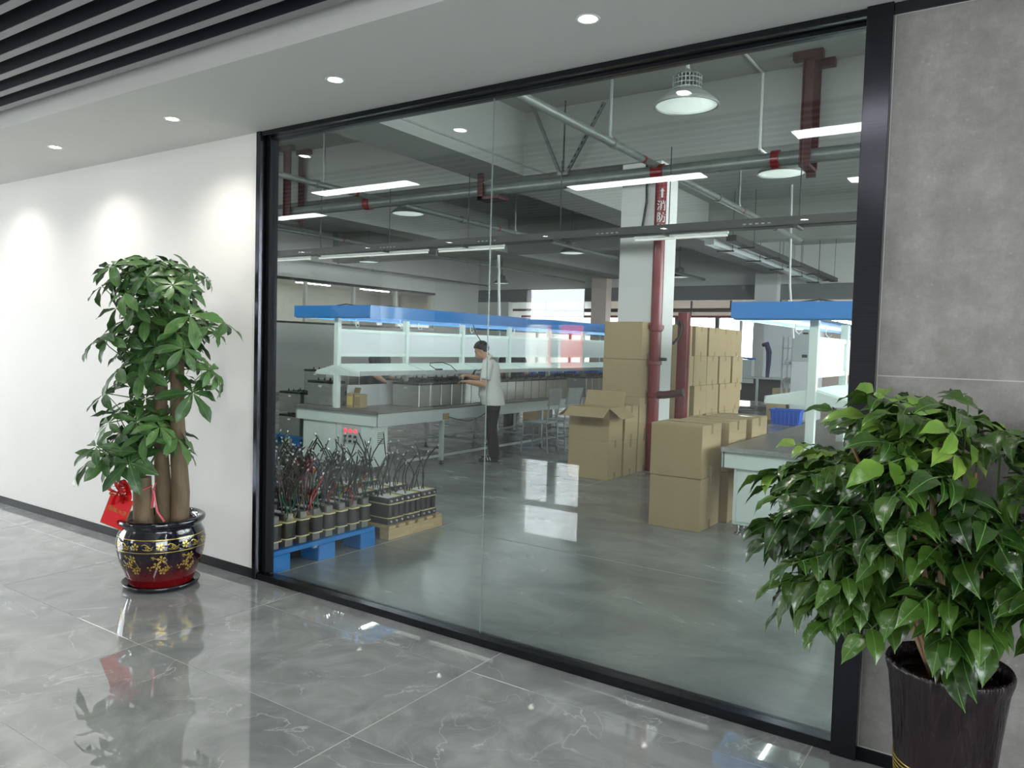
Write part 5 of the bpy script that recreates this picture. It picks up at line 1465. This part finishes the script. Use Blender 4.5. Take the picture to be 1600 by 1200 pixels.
def person(label, loc, rotz, J, shirt, shoe, voxel=0.011, stripe=False):
    """J: joints in the person's own frame, +x forward, +y to their left"""
    t = thing('person', label, 'person', loc, rotz)
    V = {k: Vector(v) for k, v in J.items()}
    b = MB()
    # head: skull, face, jaw, nose, ears on a neck
    hc = V['head']; look = V['look'].normalized(); left = Vector((0, 1, 0)); hup = look.cross(left)*1.0
    hup = left.cross(look)*-1.0
    hup = look.cross(left)
    if hup.z < 0: hup = -hup
    HR = Matrix((look, left, hup)).transposed().to_euler()
    def H(x, y, z): return hc+look*x+left*y+hup*z
    b.ball(H(-0.012, 0, 0.028), (0.096, 0.077, 0.092), 20, 14, HR)
    b.ball(H(0.02, 0, -0.035), (0.068, 0.062, 0.085), 18, 12, HR)
    b.ball(H(0.045, 0, -0.085), (0.036, 0.036, 0.028), 14, 8, HR)
    b.ball(H(0.075, 0, 0.025), (0.02, 0.05, 0.014), 12, 8, HR)
    b.tube([H(0.082, 0, 0.01), H(0.098, 0, -0.018), H(0.106, 0, -0.034), H(0.085, 0, -0.042)], [0.008, 0.011, 0.014, 0.011], 10)
    b.ball(H(0.083, 0, -0.058), (0.012, 0.024, 0.006), 10, 6, HR)
    b.ball(H(0.08, 0, -0.07), (0.011, 0.021, 0.006), 10, 6, HR)
    for s in (-1, 1):
        b.ball(H(-0.005, s*0.078, -0.012), (0.022, 0.010, 0.034), 10, 8, HR)
        b.ball(H(0.045, s*0.045, -0.025), (0.025, 0.02, 0.022), 10, 8, HR)
    limb(b, [V['neck'], H(-0.02, 0, -0.06)], [0.062, 0.056], 14)
    ch, hp_ = V['chest'], V['hip']
    limb(b, [ch, (ch+hp_)/2, hp_], [0.10, 0.095, 0.095], 18)
    for s, n in ((1, 'l'), (-1, 'r')):
        limb(b, [V['sh_'+n], V['el_'+n]], [0.052, 0.042], 14)
        limb(b, [V['el_'+n], V['el_'+n].lerp(V['wr_'+n], 0.35), V['wr_'+n]], [0.042, 0.044, 0.027], 14)
        limb(b, [ch+Vector((0, s*0.06, 0.06)), V['sh_'+n]], [0.075, 0.058], 12)
        limb(b, [hp_+Vector((0, s*0.085, -0.02)), V['kn_'+n], V['an_'+n]], [0.085, 0.055, 0.038], 14)
        f = V['hd_'+n]-V['wr_'+n]
        sd = Vector((0, -s, 0)); up_ = Vector((-f.z, 0, abs(f.x)+0.2)).normalized()
        hand(b, V['wr_'+n], f, sd, up_, 1.0, 0.55, 1)
    obj('body', fused(b, 'body', 'skin', voxel*0.72, 5), t)
    body = t.children[-1] if t.children else None
    # eyes, brows
    for s in (-1, 1):
        part(t, 'eye', MB().ball(H(0.078, s*0.032, 0.002), (0.008, 0.012, 0.006), 10, 6, HR), 'black_plastic', 'all')
        part(t, 'eyebrow', MB().tube([H(0.088, s*0.016, 0.024), H(0.086, s*0.034, 0.028), H(0.074, s*0.05, 0.022)], 0.004, 6), 'hair', True)
    # hair: a cap over the skull, cut above brow and ears
    hm = MB(); nu, nv = 28, 14; vs = []
    rh = random.Random(5)
    for i in range(nv+1):
        for k in range(nu):
            ph = 2*PI*k/nu
            c = math.cos(ph)
            low = -0.48+0.95*max(0, c)**0.5-0.65*max(0, -c)      # hairline: high at the brow, low at the nape
            th = PI/2-(PI/2-low)*i/nv
            w = 1+0.02*math.sin(9*ph+i)+rh.uniform(-0.008, 0.008)
            vs.append(H(-0.012+0.108*w*math.cos(th)*c, 0.087*w*math.cos(th)*math.sin(ph), 0.030+0.104*w*math.sin(th)))
    fs = []
    for i in range(nv):
        for k in range(nu):
            a, c = i*nu+k, i*nu+(k+1) % nu
            fs.append((a, c, c+nu, a+nu))
    # inner side gives the hair thickness
    o0 = len(vs)
    vs += [hc+(Vector(v)-hc)*0.86 for v in vs]
    fs += [tuple(reversed([q+o0 for q in f])) for f in fs]
    e0 = nv*nu
    fs += [(e0+k, e0+(k+1) % nu, o0+e0+(k+1) % nu, o0+e0+k) for k in range(nu)]
    hm.add(vs, fs)
    part(t, 'hair', hm, 'hair', 'all')
    # shirt
    s_ = MB()
    waist = V['waist']
    def ell(p, rx, ry): return [(p.x+rx*math.cos(2*PI*k/20), p.y+ry*math.sin(2*PI*k/20), p.z) for k in range(20)]
    rings = [ell(waist-Vector((0.02,0,0.03)), 0.164, 0.190), ell(waist.lerp(ch, 0.25)+Vector((0.01, 0, 0)), 0.178, 0.196), ell(waist.lerp(ch, 0.6)+Vector((0.015, 0, 0)), 0.148, 0.188), ell(ch, 0.132, 0.192), ell(ch+Vector((0.0, 0, 0.10)), 0.112, 0.185), ell(ch.lerp(V['neck'], 0.72)+Vector((0, 0, 0.02)), 0.085, 0.13), ell(V['neck']+Vector((0, 0, 0.0)), 0.072, 0.072)]
    vv = [v for r in rings for v in r]
    ff_ = [(i*20+k, i*20+(k+1) % 20, (i+1)*20+(k+1) % 20, (i+1)*20+k) for i in range(len(rings)-1) for k in range(20)]
    ff_ += [tuple(range(19, -1, -1)), tuple((len(rings)-1)*20+k for k in range(20))]
    s_.add(vv, ff_)
    for n in 'lr':
        e = V['sh_'+n].lerp(V['el_'+n], 0.72)
        limb(s_, [V['sh_'+n].lerp(ch, 0.35), V['sh_'+n]], [0.085, 0.072], 14)
        s_.tube([V['sh_'+n], V['sh_'+n].lerp(V['el_'+n], 0.4), e], [0.072, 0.070, 0.072], 16)
    sh = obj('shirt', fused(s_, 'shirt', shirt, voxel, 4), t)
    for n in 'lr':
        e = V['sh_'+n].lerp(V['el_'+n], 0.70); e2 = V['sh_'+n].lerp(V['el_'+n], 0.75)
        part(sh, 'cuff', MB().tube([e, e2], [0.069, 0.068], 18), 'bench_grey' if shirt == 'shirt' else shirt, True)
    nk = V['neck']
    up_n = (H(0, 0, -0.06)-nk).normalized()
    part(sh, 'collar', MB().tube([nk-up_n*0.012, nk+up_n*0.018, nk+up_n*0.03], [0.084, 0.074, 0.071], 20), shirt, True)
    # trousers and shoes
    q = MB()
    q.ball(hp_+Vector((0.0, 0, 0.0)), (0.135, 0.172, 0.13), 20, 12)
    q.tube([hp_+Vector((0, 0, 0.02)), waist+Vector((0, 0, 0.06))], [0.15, 0.148], 20)
    for s, n in ((1, 'l'), (-1, 'r')):
        limb(q, [hp_+Vector((0, s*0.085, -0.03)), V['kn_'+n].lerp(hp_+Vector((0, s*0.085, 0)), 0.5), V['kn_'+n], V['an_'+n].lerp(V['kn_'+n], 0.4), V['an_'+n]+Vector((0, 0, 0.0))], [0.105, 0.092, 0.078, 0.07, 0.066], 16)
    obj('trousers', fused(q, 'trousers', 'trousers', voxel, 4), t)
    for s, n in ((1, 'l'), (-1, 'r')):
        a = V['an_'+n]
        f = (V['toe_'+n]-a); f.z = 0; f.normalize()
        sd = Vector((-f.y, f.x, 0))
        secs = [(-0.065, 0.026, 0.075), (-0.04, 0.036, 0.09), (0.02, 0.038, 0.085), (0.09, 0.044, 0.062), (0.15, 0.043, 0.05), (0.19, 0.03, 0.036), (0.20, 0.012, 0.025)]
        g0 = Vector((a.x, a.y, V['toe_'+n].z))
        vs = []
        for x, w, h in secs:
            for yy, zz in ((-1, 0.0), (-1.05, 0.35), (-0.75, 0.85), (0, 1), (0.75, 0.85), (1.05, 0.35), (1, 0.0)):
                vs.append(g0+f*x+sd*yy*w+Vector((0, 0, zz*h)))
        fs = [(i*7+k, i*7+(k+1) % 7, (i+1)*7+(k+1) % 7, (i+1)*7+k) for i in range(len(secs)-1) for k in range(7)]
        fs += [tuple(range(6, -1, -1)), tuple((len(secs)-1)*7+k for k in range(7))]
        so = part(t, 'shoe', MB().add(vs, fs), shoe, True)
        if stripe:
            for dx in (0.04, 0.075, 0.11):
                m = MB()
                for sg in (-1, 1):
                    p = g0+f*dx
                    m.tube([p+sd*sg*0.047+Vector((0, 0, 0.02)), p+f*0.012+sd*sg*0.036+Vector((0, 0, 0.062))], 0.005, 6)
                part(so, 'stripe', m, 'shoe_w', True)
    return t

man = dict(head=(0.155, 0.0, 1.515), look=(0.88, 0.0, -0.47), neck=(0.06, 0, 1.395), chest=(0.02, 0, 1.235), waist=(-0.01, 0, 0.80), hip=(-0.03, 0, 0.86),
           sh_l=(0.04, 0.20, 1.33), el_l=(0.07, 0.245, 1.06), wr_l=(0.315, 0.19, 1.085), hd_l=(0.40, 0.15, 1.09),
           sh_r=(0.04, -0.20, 1.33), el_r=(0.12, -0.25, 1.09), wr_r=(0.35, -0.10, 1.155), hd_r=(0.43, -0.05, 1.16),
           kn_l=(-0.02, 0.09, 0.47), an_l=(-0.06, 0.10, 0.085), toe_l=(0.2, 0.13, 0.0), kn_r=(0.0, -0.10, 0.47), an_r=(-0.06, -0.12, 0.085), toe_r=(0.2, -0.15, 0.0))
ZM = (-1.90, 5.36, 0.0)
p_main = person('man in a white polo shirt and black trousers working at the bench', ZM, PI+0.5, man, 'shirt', 'shoe', 0.010, True)
# electric screwdriver in his hand, on its hanging cable
sd_ = thing('screwdriver', 'dark electric screwdriver on a hanging cable in the man\'s hand', 'tool', (-2.26, 5.36, 1.13))
part(sd_, 'handle', MB().tube([(0.0, 0, 0.0), (0.03, 0.02, 0.06), (0.05, 0.03, 0.11)], [0.013, 0.016, 0.012], 10), 'black_plastic', True)
part(sd_, 'bit', MB().tube([(0.0, 0, 0.0), (-0.02, -0.012, -0.05)], 0.004, 6), 'lug', True)
part(sd_, 'cable', MB().tube([(0.05, 0.03, 0.11), (0.10, 0.05, 0.10), (0.2, 0.05, 0.16), (0.26, 0.03, 0.3), (0.22, -0.02, 0.45), (0.1, -0.05, 0.62), (0.03, -0.03, 0.75)], 0.006, 6), 'wire_k', True)
ct = thing('coiled_cable', 'looped black cable lying on the sloping shelf', 'cable', (-2.52, 5.0, 1.235))
part(ct, 'loop', MB().tube([(0.02, -0.1, 0.0), (0.06, -0.2, 0.02), (0.03, -0.26, 0.06), (-0.02, -0.2, 0.09), (0.03, 0.0, 0.10), (0.08, 0.12, 0.06), (0.13, 0.2, -0.02)], 0.006, 6), 'wire_k', True)
part(ct, 'plug', MB().tube([(0.02, -0.12, 0.0), (0.01, 0.02, 0.0)], 0.014, 8), 'black_plastic', True)
# co-workers beyond the bench
far1 = dict(man); far1.update(head=(0.05, 0.0, 1.53), look=(0.9, 0.1, -0.3), wr_l=(0.25, 0.22, 1.0), hd_l=(0.34, 0.2, 1.0), el_l=(0.02, 0.26, 1.04), wr_r=(0.25, -0.2, 1.0), hd_r=(0.34, -0.18, 1.0))
person('person in a black polo shirt behind the bench boards', (-4.05, 5.35, 0), 0.25, far1, 'dark_shirt', 'shoe', 0.014)
far2 = dict(man); far2.update(kn_l=(0.06, 0.10, 0.46), an_l=(-0.22, 0.12, 0.09), toe_l=(0.05, 0.12, 0.0), kn_r=(0.12, -0.10, 0.47), an_r=(0.12, -0.12, 0.085), toe_r=(0.4, -0.12, 0.0))
person('person in black trousers hidden behind the man at the bench', (-3.86, 8.75, 0), -0.6, far2, 'dark_shirt', 'shoe_b', 0.014)
